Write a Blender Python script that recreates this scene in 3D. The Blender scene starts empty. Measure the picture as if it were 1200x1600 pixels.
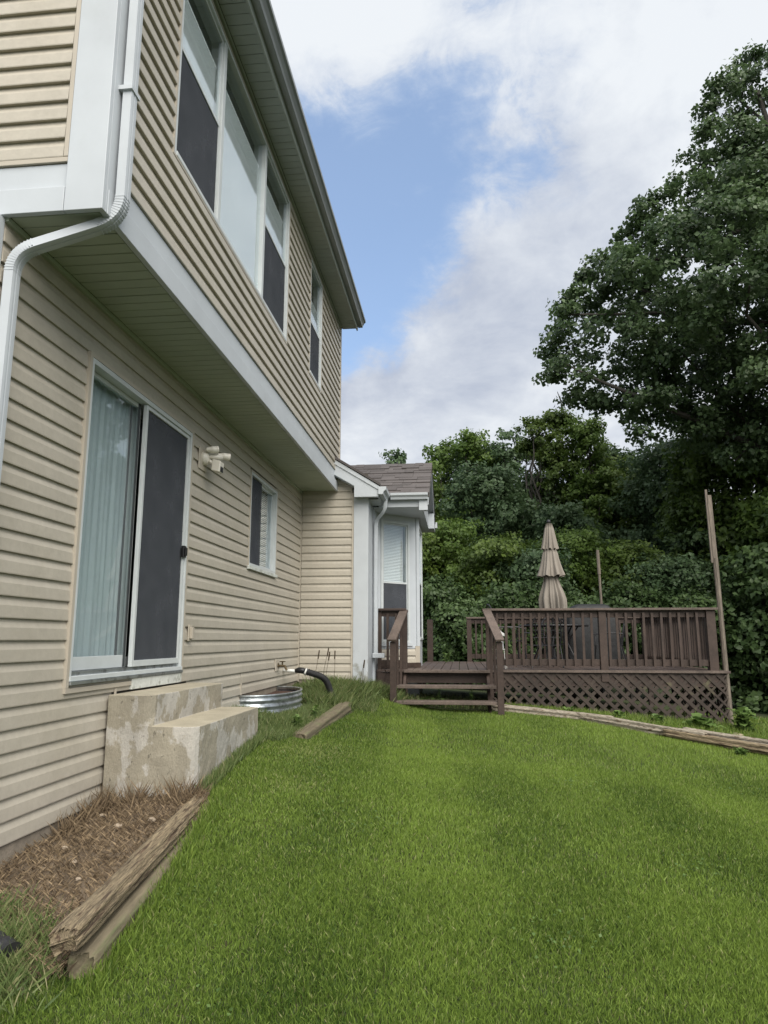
import bpy, math, random
import numpy as np
from mathutils import Vector, Matrix

random.seed(7)
rng = np.random.default_rng(7)
R = math.radians
scene = bpy.context.scene
C = scene.collection

# ------------------------------------------------------------------ camera
# metres; z is measured from the photographer's eye, +Y runs along the house
F, YAW, PITCH = 1110.0, R(6.07), R(10.2)
cam_d = bpy.data.cameras.new('camera')
cam_d.sensor_fit = 'VERTICAL'
cam_d.sensor_height = 36.0
cam_d.lens = 36.0 * F / 1600.0
cam_d.clip_start = 0.05
cam_d.clip_end = 3000
cam = bpy.data.objects.new('camera', cam_d)
C.objects.link(cam)
cam.location = (0, 0, 0)
cam.rotation_euler = (R(90) + PITCH, 0, YAW)
scene.camera = cam

_fw = np.array([-math.sin(YAW) * math.cos(PITCH), math.cos(YAW) * math.cos(PITCH), math.sin(PITCH)])
_rt = np.array([math.cos(YAW), math.sin(YAW), 0.0])
_up = np.cross(_rt, _fw)


def at(px, py, Y):
    """place in the garden seen at a photo pixel, at distance Y down the garden"""
    d = _fw * F + _rt * (px - 600) - _up * (py - 800)
    return d * (Y / d[1])


# ------------------------------------------------------------------ world
SUN_AZ, SUN_EL = R(155), R(47)      # direction from the scene towards the sun, azimuth measured from +Y towards +X
world = bpy.data.worlds.new('World')
scene.world = world
world.use_nodes = True
wt = world.node_tree
wt.nodes.clear()


def wn(t, **kw):
    n = wt.nodes.new(t)
    for k, v in kw.items():
        setattr(n, k, v)
    return n


def wl(a, b):
    wt.links.new(a, b)


def wmath(op, a, b=None, clamp=False):
    n = wn('ShaderNodeMath', operation=op)
    n.use_clamp = clamp
    for i, v in enumerate((a, b)):
        if v is None:
            continue
        if isinstance(v, (int, float)):
            n.inputs[i].default_value = v
        else:
            wl(v, n.inputs[i])
    return n.outputs[0]


sky = wn('ShaderNodeTexSky', sky_type='NISHITA')
sky.sun_disc = False
sky.sun_elevation = SUN_EL
sky.sun_rotation = SUN_AZ
sky.air_density = 1.0
sky.dust_density = 2.6
sky.ozone_density = 1.3
tc = wn('ShaderNodeTexCoord')
nrm = wn('ShaderNodeVectorMath', operation='NORMALIZE')
wl(tc.outputs['Generated'], nrm.inputs[0])
sep = wn('ShaderNodeSeparateXYZ')
wl(nrm.outputs[0], sep.inputs[0])
den = wmath('ADD', wmath('MAXIMUM', sep.outputs[2], 0.0), 0.35)
comb = wn('ShaderNodeCombineXYZ')
wl(wmath('DIVIDE', sep.outputs[0], den), comb.inputs[0])
wl(wmath('DIVIDE', sep.outputs[1], den), comb.inputs[1])
comb.inputs[2].default_value = 0.35


def wnoise(scale, detail, rough, dist):
    n = wn('ShaderNodeTexNoise')
    n.inputs['Scale'].default_value = scale
    n.inputs['Detail'].default_value = detail
    n.inputs['Roughness'].default_value = rough
    n.inputs['Distortion'].default_value = dist
    wl(comb.outputs[0], n.inputs['Vector'])
    return n.outputs['Fac']


n1 = wnoise(2.6, 9, 0.60, 0.3)
n2 = wnoise(2.3, 8, 0.55, 0.3)
n3 = wnoise(6.0, 8, 0.62, 0.35)
n4 = wnoise(13.0, 8, 0.65, 0.8)
cov = wmath('ADD', wmath('MULTIPLY', n1, 3.0), wmath('MULTIPLY', n3, 2.2))
cov = wmath('ADD', cov, wmath('MULTIPLY', n4, 1.3))
cov = wmath('ADD', cov, -2.55)


def blob(px, py, radius_deg, w):
    """a gap (w<0) or bank (w>0) of cloud in one direction of the sky"""
    global cov
    v = at(px, py, 10.0)
    v = v / np.linalg.norm(v)
    dp = wn('ShaderNodeVectorMath', operation='DOT_PRODUCT')
    wl(nrm.outputs[0], dp.inputs[0])
    dp.inputs[1].default_value = tuple(v)
    mr = wn('ShaderNodeMapRange', interpolation_type='SMOOTHSTEP')
    mr.inputs['From Min'].default_value = math.cos(R(radius_deg))
    mr.inputs['From Max'].default_value = 1.0
    mr.inputs['To Min'].default_value = 0.0
    mr.inputs['To Max'].default_value = w
    wl(dp.outputs['Value'], mr.inputs['Value'])
    cov = wmath('ADD', cov, mr.outputs[0])


blob(470, 380, 15, -1.0)
blob(470, 150, 9, -0.35)
blob(560, 300, 11, -0.35)
blob(680, 400, 14, -0.70)
blob(800, 230, 11, -0.60)
blob(850, 60, 13, -1.35)
blob(620, 90, 12, 0.60)
blob(760, 300, 9, 0.30)
blob(1020, 330, 21, 1.2)
blob(1040, 60, 13, 0.8)
blob(800, 560, 14, 0.6)
blob(620, 680, 14, 0.7)
mask = wn('ShaderNodeMapRange', interpolation_type='SMOOTHSTEP')
mask.inputs['From Min'].default_value = -0.5
mask.inputs['From Max'].default_value = 1.05
mask.inputs['To Min'].default_value = 0.30
mask.inputs['To Max'].default_value = 1.0
wl(cov, mask.inputs['Value'])
ramp = wn('ShaderNodeValToRGB')
ramp.color_ramp.elements[0].position = 0.38
ramp.color_ramp.elements[0].color = (0.53, 0.585, 0.70, 1)
ramp.color_ramp.elements[1].position = 0.58
ramp.color_ramp.elements[1].color = (0.90, 0.94, 0.985, 1)
wl(wmath('ADD', wmath('MULTIPLY', n2, 0.7), wmath('MULTIPLY', n3, 0.3)), ramp.inputs[0])
bg1 = wn('ShaderNodeBackground')
bg1.inputs['Strength'].default_value = 0.15
wl(sky.outputs[0], bg1.inputs['Color'])
bg2 = wn('ShaderNodeBackground')
bg2.inputs['Strength'].default_value = 0.585
thin = wn('ShaderNodeMix', data_type='RGBA')      # thin veil of cloud keeps some blue
tr_ = wn('ShaderNodeMapRange')
tr_.inputs['From Min'].default_value = 0.25
tr_.inputs['From Max'].default_value = 0.75
wl(mask.outputs[0], tr_.inputs['Value'])
wl(tr_.outputs[0], thin.inputs['Factor'])
thin.inputs['A'].default_value = (0.46, 0.65, 0.95, 1)
wl(ramp.outputs[0], thin.inputs['B'])
wl(thin.outputs['Result'], bg2.inputs['Color'])
mx = wn('ShaderNodeMixShader')
wl(mask.outputs[0], mx.inputs[0])
wl(bg1.outputs[0], mx.inputs[1])
wl(bg2.outputs[0], mx.inputs[2])
wo = wn('ShaderNodeOutputWorld')
wl(mx.outputs[0], wo.inputs['Surface'])

sun_d = bpy.data.lights.new('sun', 'SUN')
sun_d.energy = 3.2
sun_d.angle = R(60)
sun_d.color = (1.0, 0.95, 0.87)
sun = bpy.data.objects.new('sun', sun_d)
C.objects.link(sun)
sdir = Vector((math.sin(SUN_AZ) * math.cos(SUN_EL), math.cos(SUN_AZ) * math.cos(SUN_EL), math.sin(SUN_EL)))
sun.rotation_euler = sdir.to_track_quat('Z', 'Y').to_euler()

vs = scene.view_settings
vs.view_transform = 'Standard'
vs.look = 'None'
vs.gamma = 1.0
vs.use_curve_mapping = False
vs.exposure = 0.72


# ------------------------------------------------------------------ materials
def mat(name, col, rough=0.6, var=0.12, vscale=2.5, fine=0.0, fscale=60, bump=0.0, bscale=60, spec=0.4,
        stretch=(1, 1, 1), coords='pos', col2=None, c2scale=3.0, c2lo=0.5, c2hi=0.6, metal=0.0, dist=0.002, detail=6, pits=0):
    m = bpy.data.materials.new(name)
    m.use_nodes = True
    t = m.node_tree
    b = t.nodes['Principled BSDF']
    b.inputs['Roughness'].default_value = rough
    b.inputs['Specular IOR Level'].default_value = spec
    b.inputs['Metallic'].default_value = metal
    if coords == 'pos':
        src = t.nodes.new('ShaderNodeNewGeometry').outputs['Position']
    else:
        src = t.nodes.new('ShaderNodeTexCoord').outputs['Object']
    mp = t.nodes.new('ShaderNodeMapping')
    mp.inputs['Scale'].default_value = stretch
    t.links.new(src, mp.inputs['Vector'])

    def noise(s, d=detail):
        n = t.nodes.new('ShaderNodeTexNoise')
        n.inputs['Scale'].default_value = s
        n.inputs['Detail'].default_value = d
        n.inputs['Roughness'].default_value = 0.6
        t.links.new(mp.outputs[0], n.inputs['Vector'])
        return n.outputs['Fac']

    def scaled(color_socket, fac, lo, hi):
        mr = t.nodes.new('ShaderNodeMapRange')
        mr.inputs['From Min'].default_value = 0.3
        mr.inputs['From Max'].default_value = 0.7
        mr.inputs['To Min'].default_value = lo
        mr.inputs['To Max'].default_value = hi
        t.links.new(fac, mr.inputs['Value'])
        v = t.nodes.new('ShaderNodeVectorMath')
        v.operation = 'SCALE'
        t.links.new(color_socket, v.inputs[0])
        t.links.new(mr.outputs[0], v.inputs['Scale'])
        return v.outputs[0]

    rgb = t.nodes.new('ShaderNodeRGB')
    rgb.outputs[0].default_value = (*col, 1)
    cs = rgb.outputs[0]
    if col2 is not None:
        mixn = t.nodes.new('ShaderNodeMix')
        mixn.data_type = 'RGBA'
        mr = t.nodes.new('ShaderNodeMapRange')
        mr.inputs['From Min'].default_value = c2lo
        mr.inputs['From Max'].default_value = c2hi
        t.links.new(noise(c2scale), mr.inputs['Value'])
        t.links.new(mr.outputs[0], mixn.inputs['Factor'])
        t.links.new(cs, mixn.inputs['A'])
        mixn.inputs['B'].default_value = (*col2, 1)
        cs = mixn.outputs['Result']
    if pits:
        mp2 = t.nodes.new('ShaderNodeMapRange')
        mp2.inputs['From Min'].default_value = 0.63
        mp2.inputs['From Max'].default_value = 0.68
        mp2.inputs['To Min'].default_value = 1.0
        mp2.inputs['To Max'].default_value = 0.5
        t.links.new(noise(pits, 4), mp2.inputs['Value'])
        pv = t.nodes.new('ShaderNodeVectorMath')
        pv.operation = 'SCALE'
        t.links.new(cs, pv.inputs[0])
        t.links.new(mp2.outputs[0], pv.inputs['Scale'])
        cs = pv.outputs[0]
    if var:
        cs = scaled(cs, noise(vscale), 1 - var, 1 + var)
    if fine:
        cs = scaled(cs, noise(fscale, 3), 1 - fine, 1 + fine)
    t.links.new(cs, b.inputs['Base Color'])
    if bump:
        bn = t.nodes.new('ShaderNodeBump')
        bn.inputs['Strength'].default_value = bump
        bn.inputs['Distance'].default_value = dist
        t.links.new(noise(bscale, 5), bn.inputs['Height'])
        t.links.new(bn.outputs[0], b.inputs['Normal'])
    return m


M = {}
M['siding'] = mat('vinyl_siding', (0.428, 0.392, 0.325), 0.42, var=0.07, vscale=1.5, fine=0.05, fscale=25, bump=0.45, bscale=4.5, dist=0.012, col2=(0.375, 0.34, 0.27), c2scale=1.3, c2lo=0.5, c2hi=0.85)
M['siding_trim'] = mat('beige_trim', (0.435, 0.392, 0.322), 0.45, var=0.06)
M['white'] = mat('white_trim', (0.47, 0.50, 0.525), 0.45, var=0.05, vscale=3, col2=(0.42, 0.445, 0.455), c2scale=2.5, c2lo=0.55, c2hi=0.85, bump=0.15, bscale=20)
M['white_dirty'] = mat('stained_white_trim', (0.58, 0.60, 0.56), 0.6, var=0.12, vscale=5, col2=(0.30, 0.31, 0.27), c2scale=9, c2lo=0.55, c2hi=0.68, fine=0.08)
M['soffit'] = mat('soffit_vinyl', (0.36, 0.40, 0.32), 0.6, var=0.08, vscale=3)
M['eave'] = mat('eave_vinyl', (0.34, 0.37, 0.34), 0.55, var=0.08, vscale=3)
M['fascia'] = mat('grey_gutter_metal', (0.22, 0.235, 0.235), 0.4, var=0.1)
M['vinyl'] = mat('window_frame_vinyl', (0.52, 0.55, 0.55), 0.4, var=0.05, vscale=8)
M['sheath'] = mat('dark_backing', (0.08, 0.07, 0.055), 0.9, var=0.1)
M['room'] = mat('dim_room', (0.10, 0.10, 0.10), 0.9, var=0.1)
M['blind'] = mat('blind_slat', (0.74, 0.76, 0.76), 0.5, var=0.03)
M['curtain'] = mat('pale_curtain', (0.44, 0.485, 0.50), 0.8, var=0.1, vscale=2, stretch=(1, 6, 0.6))
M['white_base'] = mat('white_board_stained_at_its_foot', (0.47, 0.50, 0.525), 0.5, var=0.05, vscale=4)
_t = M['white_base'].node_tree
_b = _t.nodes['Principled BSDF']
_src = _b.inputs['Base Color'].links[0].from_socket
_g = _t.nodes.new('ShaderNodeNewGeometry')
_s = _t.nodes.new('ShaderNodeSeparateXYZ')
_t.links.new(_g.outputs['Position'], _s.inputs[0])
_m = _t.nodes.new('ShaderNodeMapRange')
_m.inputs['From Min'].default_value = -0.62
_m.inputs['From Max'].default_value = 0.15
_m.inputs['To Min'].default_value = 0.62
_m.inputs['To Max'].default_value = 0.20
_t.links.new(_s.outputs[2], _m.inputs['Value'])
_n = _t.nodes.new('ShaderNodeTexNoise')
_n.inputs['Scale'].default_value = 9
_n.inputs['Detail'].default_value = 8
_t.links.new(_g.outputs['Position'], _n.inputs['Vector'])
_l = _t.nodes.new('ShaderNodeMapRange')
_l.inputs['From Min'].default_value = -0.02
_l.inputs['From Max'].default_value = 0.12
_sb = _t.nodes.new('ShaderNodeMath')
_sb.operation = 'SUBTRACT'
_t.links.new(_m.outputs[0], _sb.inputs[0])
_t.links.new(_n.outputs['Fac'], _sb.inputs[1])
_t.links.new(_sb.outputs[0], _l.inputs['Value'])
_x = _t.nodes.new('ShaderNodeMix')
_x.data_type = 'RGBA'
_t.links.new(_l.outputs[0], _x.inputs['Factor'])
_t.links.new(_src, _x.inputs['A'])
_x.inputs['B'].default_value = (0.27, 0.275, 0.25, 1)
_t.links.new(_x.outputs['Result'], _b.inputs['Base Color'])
M['found'] = mat('foundation_concrete', (0.24, 0.205, 0.16), 0.9, var=0.25, vscale=6, fine=0.15, fscale=80, bump=0.7, bscale=40, dist=0.006)
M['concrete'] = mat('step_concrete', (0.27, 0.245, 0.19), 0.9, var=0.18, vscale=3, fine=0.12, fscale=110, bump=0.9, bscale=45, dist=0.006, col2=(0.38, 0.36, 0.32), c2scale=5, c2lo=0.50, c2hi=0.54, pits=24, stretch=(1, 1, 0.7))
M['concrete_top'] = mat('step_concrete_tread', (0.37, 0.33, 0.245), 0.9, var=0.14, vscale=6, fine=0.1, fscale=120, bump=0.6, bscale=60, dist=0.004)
M['deckwood'] = mat('brown_stained_wood', (0.050, 0.034, 0.027), 0.6, var=0.3, vscale=4, fine=0.15, fscale=30, bump=0.4, bscale=30, dist=0.003, spec=0.35)
M['deckboard'] = mat('deck_board_wood', (0.084, 0.060, 0.050), 0.5, var=0.3, vscale=5, fine=0.15, fscale=40, bump=0.4, bscale=30, dist=0.003)
M['edgewood'] = mat('worn_board_edge', (0.105, 0.080, 0.066), 0.7, var=0.3, vscale=5, fine=0.2, fscale=40, bump=0.4, bscale=30)
M['lattice'] = mat('lattice_wood', (0.044, 0.032, 0.025), 0.7, var=0.35, vscale=3, col2=(0.10, 0.09, 0.05), c2scale=4, c2lo=0.6, c2hi=0.75)
M['timber'] = mat('weathered_timber', (0.235, 0.185, 0.115), 0.85, var=0.3, vscale=1.0, fine=0.5, fscale=6.5, bump=1.0, bscale=7, dist=0.02, stretch=(2.0, 20, 20), coords='obj', col2=(0.09, 0.06, 0.038), c2scale=2.6, c2lo=0.52, c2hi=0.62)
M['timber_pale'] = mat('pale_timber', (0.15, 0.125, 0.08), 0.9, var=0.25, vscale=2, fine=0.2, fscale=5, bump=0.5, bscale=8, dist=0.008, stretch=(1.3, 12, 12), coords='obj', col2=(0.10, 0.11, 0.05), c2scale=2, c2lo=0.52, c2hi=0.7)
M['timber_grey'] = mat('grey_timber', (0.29, 0.255, 0.20), 0.85, var=0.3, vscale=1.5, fine=0.3, fscale=5, bump=0.9, bscale=8, dist=0.015, stretch=(4.0, 14, 14), coords='obj', col2=(0.12, 0.085, 0.055), c2scale=2.6, c2lo=0.53, c2hi=0.64)
M['polewood'] = mat('bare_pole_wood', (0.15, 0.125, 0.10), 0.8, var=0.3, vscale=2, fine=0.3, fscale=8, bump=0.6, bscale=10, dist=0.006, stretch=(12, 12, 1))
M['canvas'] = mat('umbrella_canvas', (0.225, 0.20, 0.17), 0.9, var=0.10, vscale=3, bump=0.3, bscale=18, dist=0.01)
M['cover'] = mat('grill_cover', (0.010, 0.011, 0.012), 0.6, var=0.2, vscale=6, bump=0.5, bscale=6, dist=0.02)
M['iron'] = mat('dark_metal', (0.018, 0.018, 0.02), 0.4, var=0.1)
M['black'] = mat('black_plastic', (0.012, 0.012, 0.013), 0.4, var=0.1)
M['blackpipe'] = mat('black_corrugated_plastic', (0.02, 0.02, 0.021), 0.5, var=0.3, vscale=10)
M['pvc'] = mat('white_plastic', (0.70, 0.70, 0.66), 0.35, var=0.06)
M['lamp'] = mat('cream_lamp_plastic', (0.66, 0.63, 0.55), 0.35, var=0.06)
M['brass'] = mat('old_brass', (0.12, 0.09, 0.05), 0.5, metal=0.7)
M['galv'] = mat('galvanised_steel', (0.50, 0.54, 0.56), 0.35, var=0.2, vscale=8, metal=0.85, col2=(0.30, 0.32, 0.33), c2scale=12)
M['wellfill'] = mat('dead_leaf_fill', (0.075, 0.040, 0.028), 0.95, var=0.4, vscale=14, bump=1, bscale=40, dist=0.02)
M['soil'] = mat('mulch_soil', (0.125, 0.095, 0.064), 0.95, var=0.35, vscale=9, fine=0.3, fscale=70, bump=1, bscale=50, dist=0.012)
M['rock'] = mat('pale_rock', (0.26, 0.21, 0.155), 0.9, var=0.3, vscale=12, bump=0.6, bscale=40)
M['bark'] = mat('bark', (0.058, 0.052, 0.044), 0.9, var=0.3, vscale=6, bump=0.8, bscale=20, dist=0.01, stretch=(3, 3, 0.6))
M['glass_top'] = mat('table_glass', (0.05, 0.06, 0.06), 0.08, var=0)


def shingle_mat():
    m = mat('asphalt_shingle', (0.090, 0.080, 0.077), 0.9, var=0.12, vscale=2, fine=0.25, fscale=150, bump=0.5, bscale=200, dist=0.003)
    t = m.node_tree
    b = t.nodes['Principled BSDF']
    src = b.inputs['Base Color'].links[0].from_socket
    oi = t.nodes.new('ShaderNodeObjectInfo')
    mr = t.nodes.new('ShaderNodeMapRange')
    mr.inputs['To Min'].default_value = 0.8
    mr.inputs['To Max'].default_value = 1.22
    t.links.new(oi.outputs['Random'], mr.inputs['Value'])
    v = t.nodes.new('ShaderNodeVectorMath')
    v.operation = 'SCALE'
    t.links.new(src, v.inputs[0])
    t.links.new(mr.outputs[0], v.inputs['Scale'])
    t.links.new(v.outputs[0], b.inputs['Base Color'])
    return m


M['shingle'] = shingle_mat()


def glass_mat(name, ior=1.9, tint=(0.75, 0.85, 0.85), gl=(0.9, 0.95, 1.0)):
    m = bpy.data.materials.new(name)
    m.use_nodes = True
    t = m.node_tree
    t.nodes.clear()
    fr = t.nodes.new('ShaderNodeFresnel')
    fr.inputs['IOR'].default_value = ior
    tr = t.nodes.new('ShaderNodeBsdfTransparent')
    tr.inputs['Color'].default_value = (*tint, 1)
    gg = t.nodes.new('ShaderNodeBsdfGlossy')
    gg.inputs['Roughness'].default_value = 0.02
    gg.inputs['Color'].default_value = (*gl, 1)
    bn = t.nodes.new('ShaderNodeBump')
    bn.inputs['Strength'].default_value = 0.06
    bn.inputs['Distance'].default_value = 0.01
    nz = t.nodes.new('ShaderNodeTexNoise')
    nz.inputs['Scale'].default_value = 1.6
    ge = t.nodes.new('ShaderNodeNewGeometry')
    t.links.new(ge.outputs['Position'], nz.inputs['Vector'])
    t.links.new(nz.outputs['Fac'], bn.inputs['Height'])
    t.links.new(bn.outputs[0], gg.inputs['Normal'])
    mxs = t.nodes.new('ShaderNodeMixShader')
    out = t.nodes.new('ShaderNodeOutputMaterial')
    # the same reflectance on both faces of the thin pane
    bf = t.nodes.new('ShaderNodeMix')
    bf.data_type = 'FLOAT'
    bf.inputs['A'].default_value = ior
    bf.inputs['B'].default_value = 1.0 / ior
    t.links.new(ge.outputs['Backfacing'], bf.inputs['Factor'])
    t.links.new(bf.outputs['Result'], fr.inputs['IOR'])
    t.links.new(fr.outputs[0], mxs.inputs[0])
    t.links.new(tr.outputs[0], mxs.inputs[1])
    t.links.new(gg.outputs[0], mxs.inputs[2])
    t.links.new(mxs.outputs[0], out.inputs['Surface'])
    return m


M['glass'] = glass_mat('window_glass', 1.5, (0.95, 0.97, 0.97))
M['lowglass'] = glass_mat('ground_floor_glass', 1.6, (0.95, 0.97, 0.97))
M['doorglass'] = glass_mat('door_glass', 1.45, (0.92, 0.95, 0.95))
M['shade'] = mat('cellular_shade', (0.95, 0.96, 0.97), 0.8, var=0.03)


def screen_mat():
    m = bpy.data.materials.new('insect_screen')
    m.use_nodes = True
    t = m.node_tree
    t.nodes.clear()
    tr = t.nodes.new('ShaderNodeBsdfTransparent')
    df = t.nodes.new('ShaderNodeBsdfDiffuse')
    nz = t.nodes.new('ShaderNodeTexNoise')
    nz.inputs['Scale'].default_value = 5
    nz.inputs['Detail'].default_value = 5
    ge = t.nodes.new('ShaderNodeNewGeometry')
    t.links.new(ge.outputs['Position'], nz.inputs['Vector'])
    rp = t.nodes.new('ShaderNodeValToRGB')
    rp.color_ramp.elements[0].position = 0.3
    rp.color_ramp.elements[0].color = (0.070, 0.076, 0.086, 1)
    rp.color_ramp.elements[1].position = 0.75
    rp.color_ramp.elements[1].color = (0.092, 0.098, 0.110, 1)
    t.links.new(nz.outputs['Fac'], rp.inputs[0])
    t.links.new(rp.outputs[0], df.inputs['Color'])
    mxs = t.nodes.new('ShaderNodeMixShader')
    mxs.inputs[0].default_value = 0.78
    out = t.nodes.new('ShaderNodeOutputMaterial')
    t.links.new(tr.outputs[0], mxs.inputs[1])
    t.links.new(df.outputs[0], mxs.inputs[2])
    t.links.new(mxs.outputs[0], out.inputs['Surface'])
    return m


M['screen'] = screen_mat()


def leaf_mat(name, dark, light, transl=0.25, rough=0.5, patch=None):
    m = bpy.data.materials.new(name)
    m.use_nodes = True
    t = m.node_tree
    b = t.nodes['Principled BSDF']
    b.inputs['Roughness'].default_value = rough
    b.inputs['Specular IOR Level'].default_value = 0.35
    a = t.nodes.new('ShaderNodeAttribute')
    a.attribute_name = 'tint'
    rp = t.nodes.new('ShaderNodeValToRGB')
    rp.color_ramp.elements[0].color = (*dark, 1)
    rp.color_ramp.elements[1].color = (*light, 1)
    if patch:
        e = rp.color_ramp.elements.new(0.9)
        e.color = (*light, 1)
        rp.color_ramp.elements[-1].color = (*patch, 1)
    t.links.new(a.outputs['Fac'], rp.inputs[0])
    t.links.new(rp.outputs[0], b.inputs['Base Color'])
    tl = t.nodes.new('ShaderNodeBsdfTranslucent')
    t.links.new(rp.outputs[0], tl.inputs['Color'])
    mxs = t.nodes.new('ShaderNodeMixShader')
    mxs.inputs[0].default_value = transl
    out = t.nodes['Material Output']
    t.links.new(b.outputs[0], mxs.inputs[1])
    t.links.new(tl.outputs[0], mxs.inputs[2])
    t.links.new(mxs.outputs[0], out.inputs['Surface'])
    return m


M['grass'] = leaf_mat('lawn_blades', (0.046, 0.092, 0.014), (0.245, 0.345, 0.062), 0.40, 0.5, patch=(0.36, 0.35, 0.17))
M['tallgrass'] = leaf_mat('tall_grass_blades', (0.055, 0.095, 0.025), (0.19, 0.24, 0.085), 0.3, 0.5, patch=(0.32, 0.29, 0.16))
M['straw'] = leaf_mat('dry_straw', (0.060, 0.040, 0.024), (0.29, 0.215, 0.13), 0.1, 0.8)
M['weedleaf'] = leaf_mat('weed_leaf', (0.060, 0.110, 0.028), (0.17, 0.26, 0.070), 0.3)
M['leaf_big'] = leaf_mat('cottonwood_leaf', (0.050, 0.085, 0.034), (0.130, 0.195, 0.080), 0.38, 0.42)
M['leaf_grey'] = leaf_mat('grey_green_leaf', (0.056, 0.098, 0.042), (0.145, 0.215, 0.100), 0.38, 0.5)
M['leaf_olive'] = leaf_mat('olive_leaf', (0.058, 0.098, 0.018), (0.150, 0.215, 0.045), 0.42, 0.5)
M['leaf_bright'] = leaf_mat('fresh_green_leaf', (0.068, 0.120, 0.020), (0.175, 0.260, 0.060), 0.42, 0.5)
M['leaf_dark'] = leaf_mat('dark_green_leaf', (0.042, 0.076, 0.024), (0.105, 0.165, 0.055), 0.35, 0.5)

gm = mat('lawn_ground', (0.040, 0.058, 0.016), 0.95, var=0.25, vscale=1.5, fine=0.35, fscale=60, bump=1, bscale=60, dist=0.02, col2=(0.05, 0.045, 0.02), c2scale=5)
M['ground'] = gm

# ------------------------------------------------------------------ object helpers
BASE = {}      # world location of each built object


def empty(name, loc, label=None, cat=None, group=None, kind=None, parent=None):
    o = bpy.data.objects.new(name, None)
    o.empty_display_size = 0.1
    C.objects.link(o)
    pl = BASE.get(parent.name, (0, 0, 0)) if parent else (0, 0, 0)
    o.location = tuple(loc[i] - pl[i] for i in range(3))
    if parent:
        o.parent = parent
    BASE[o.name] = tuple(loc)
    tag(o, label, cat, group, kind)
    return o


def tag(o, label=None, cat=None, group=None, kind=None):
    if label:
        o['label'] = label
    if cat:
        o['category'] = cat
    if group:
        o['group'] = group
    if kind:
        o['kind'] = kind
    return o


def frame(ox, oy, tx, ty, nx, ny):
    return (ox, oy, tx, ty, nx, ny)


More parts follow.
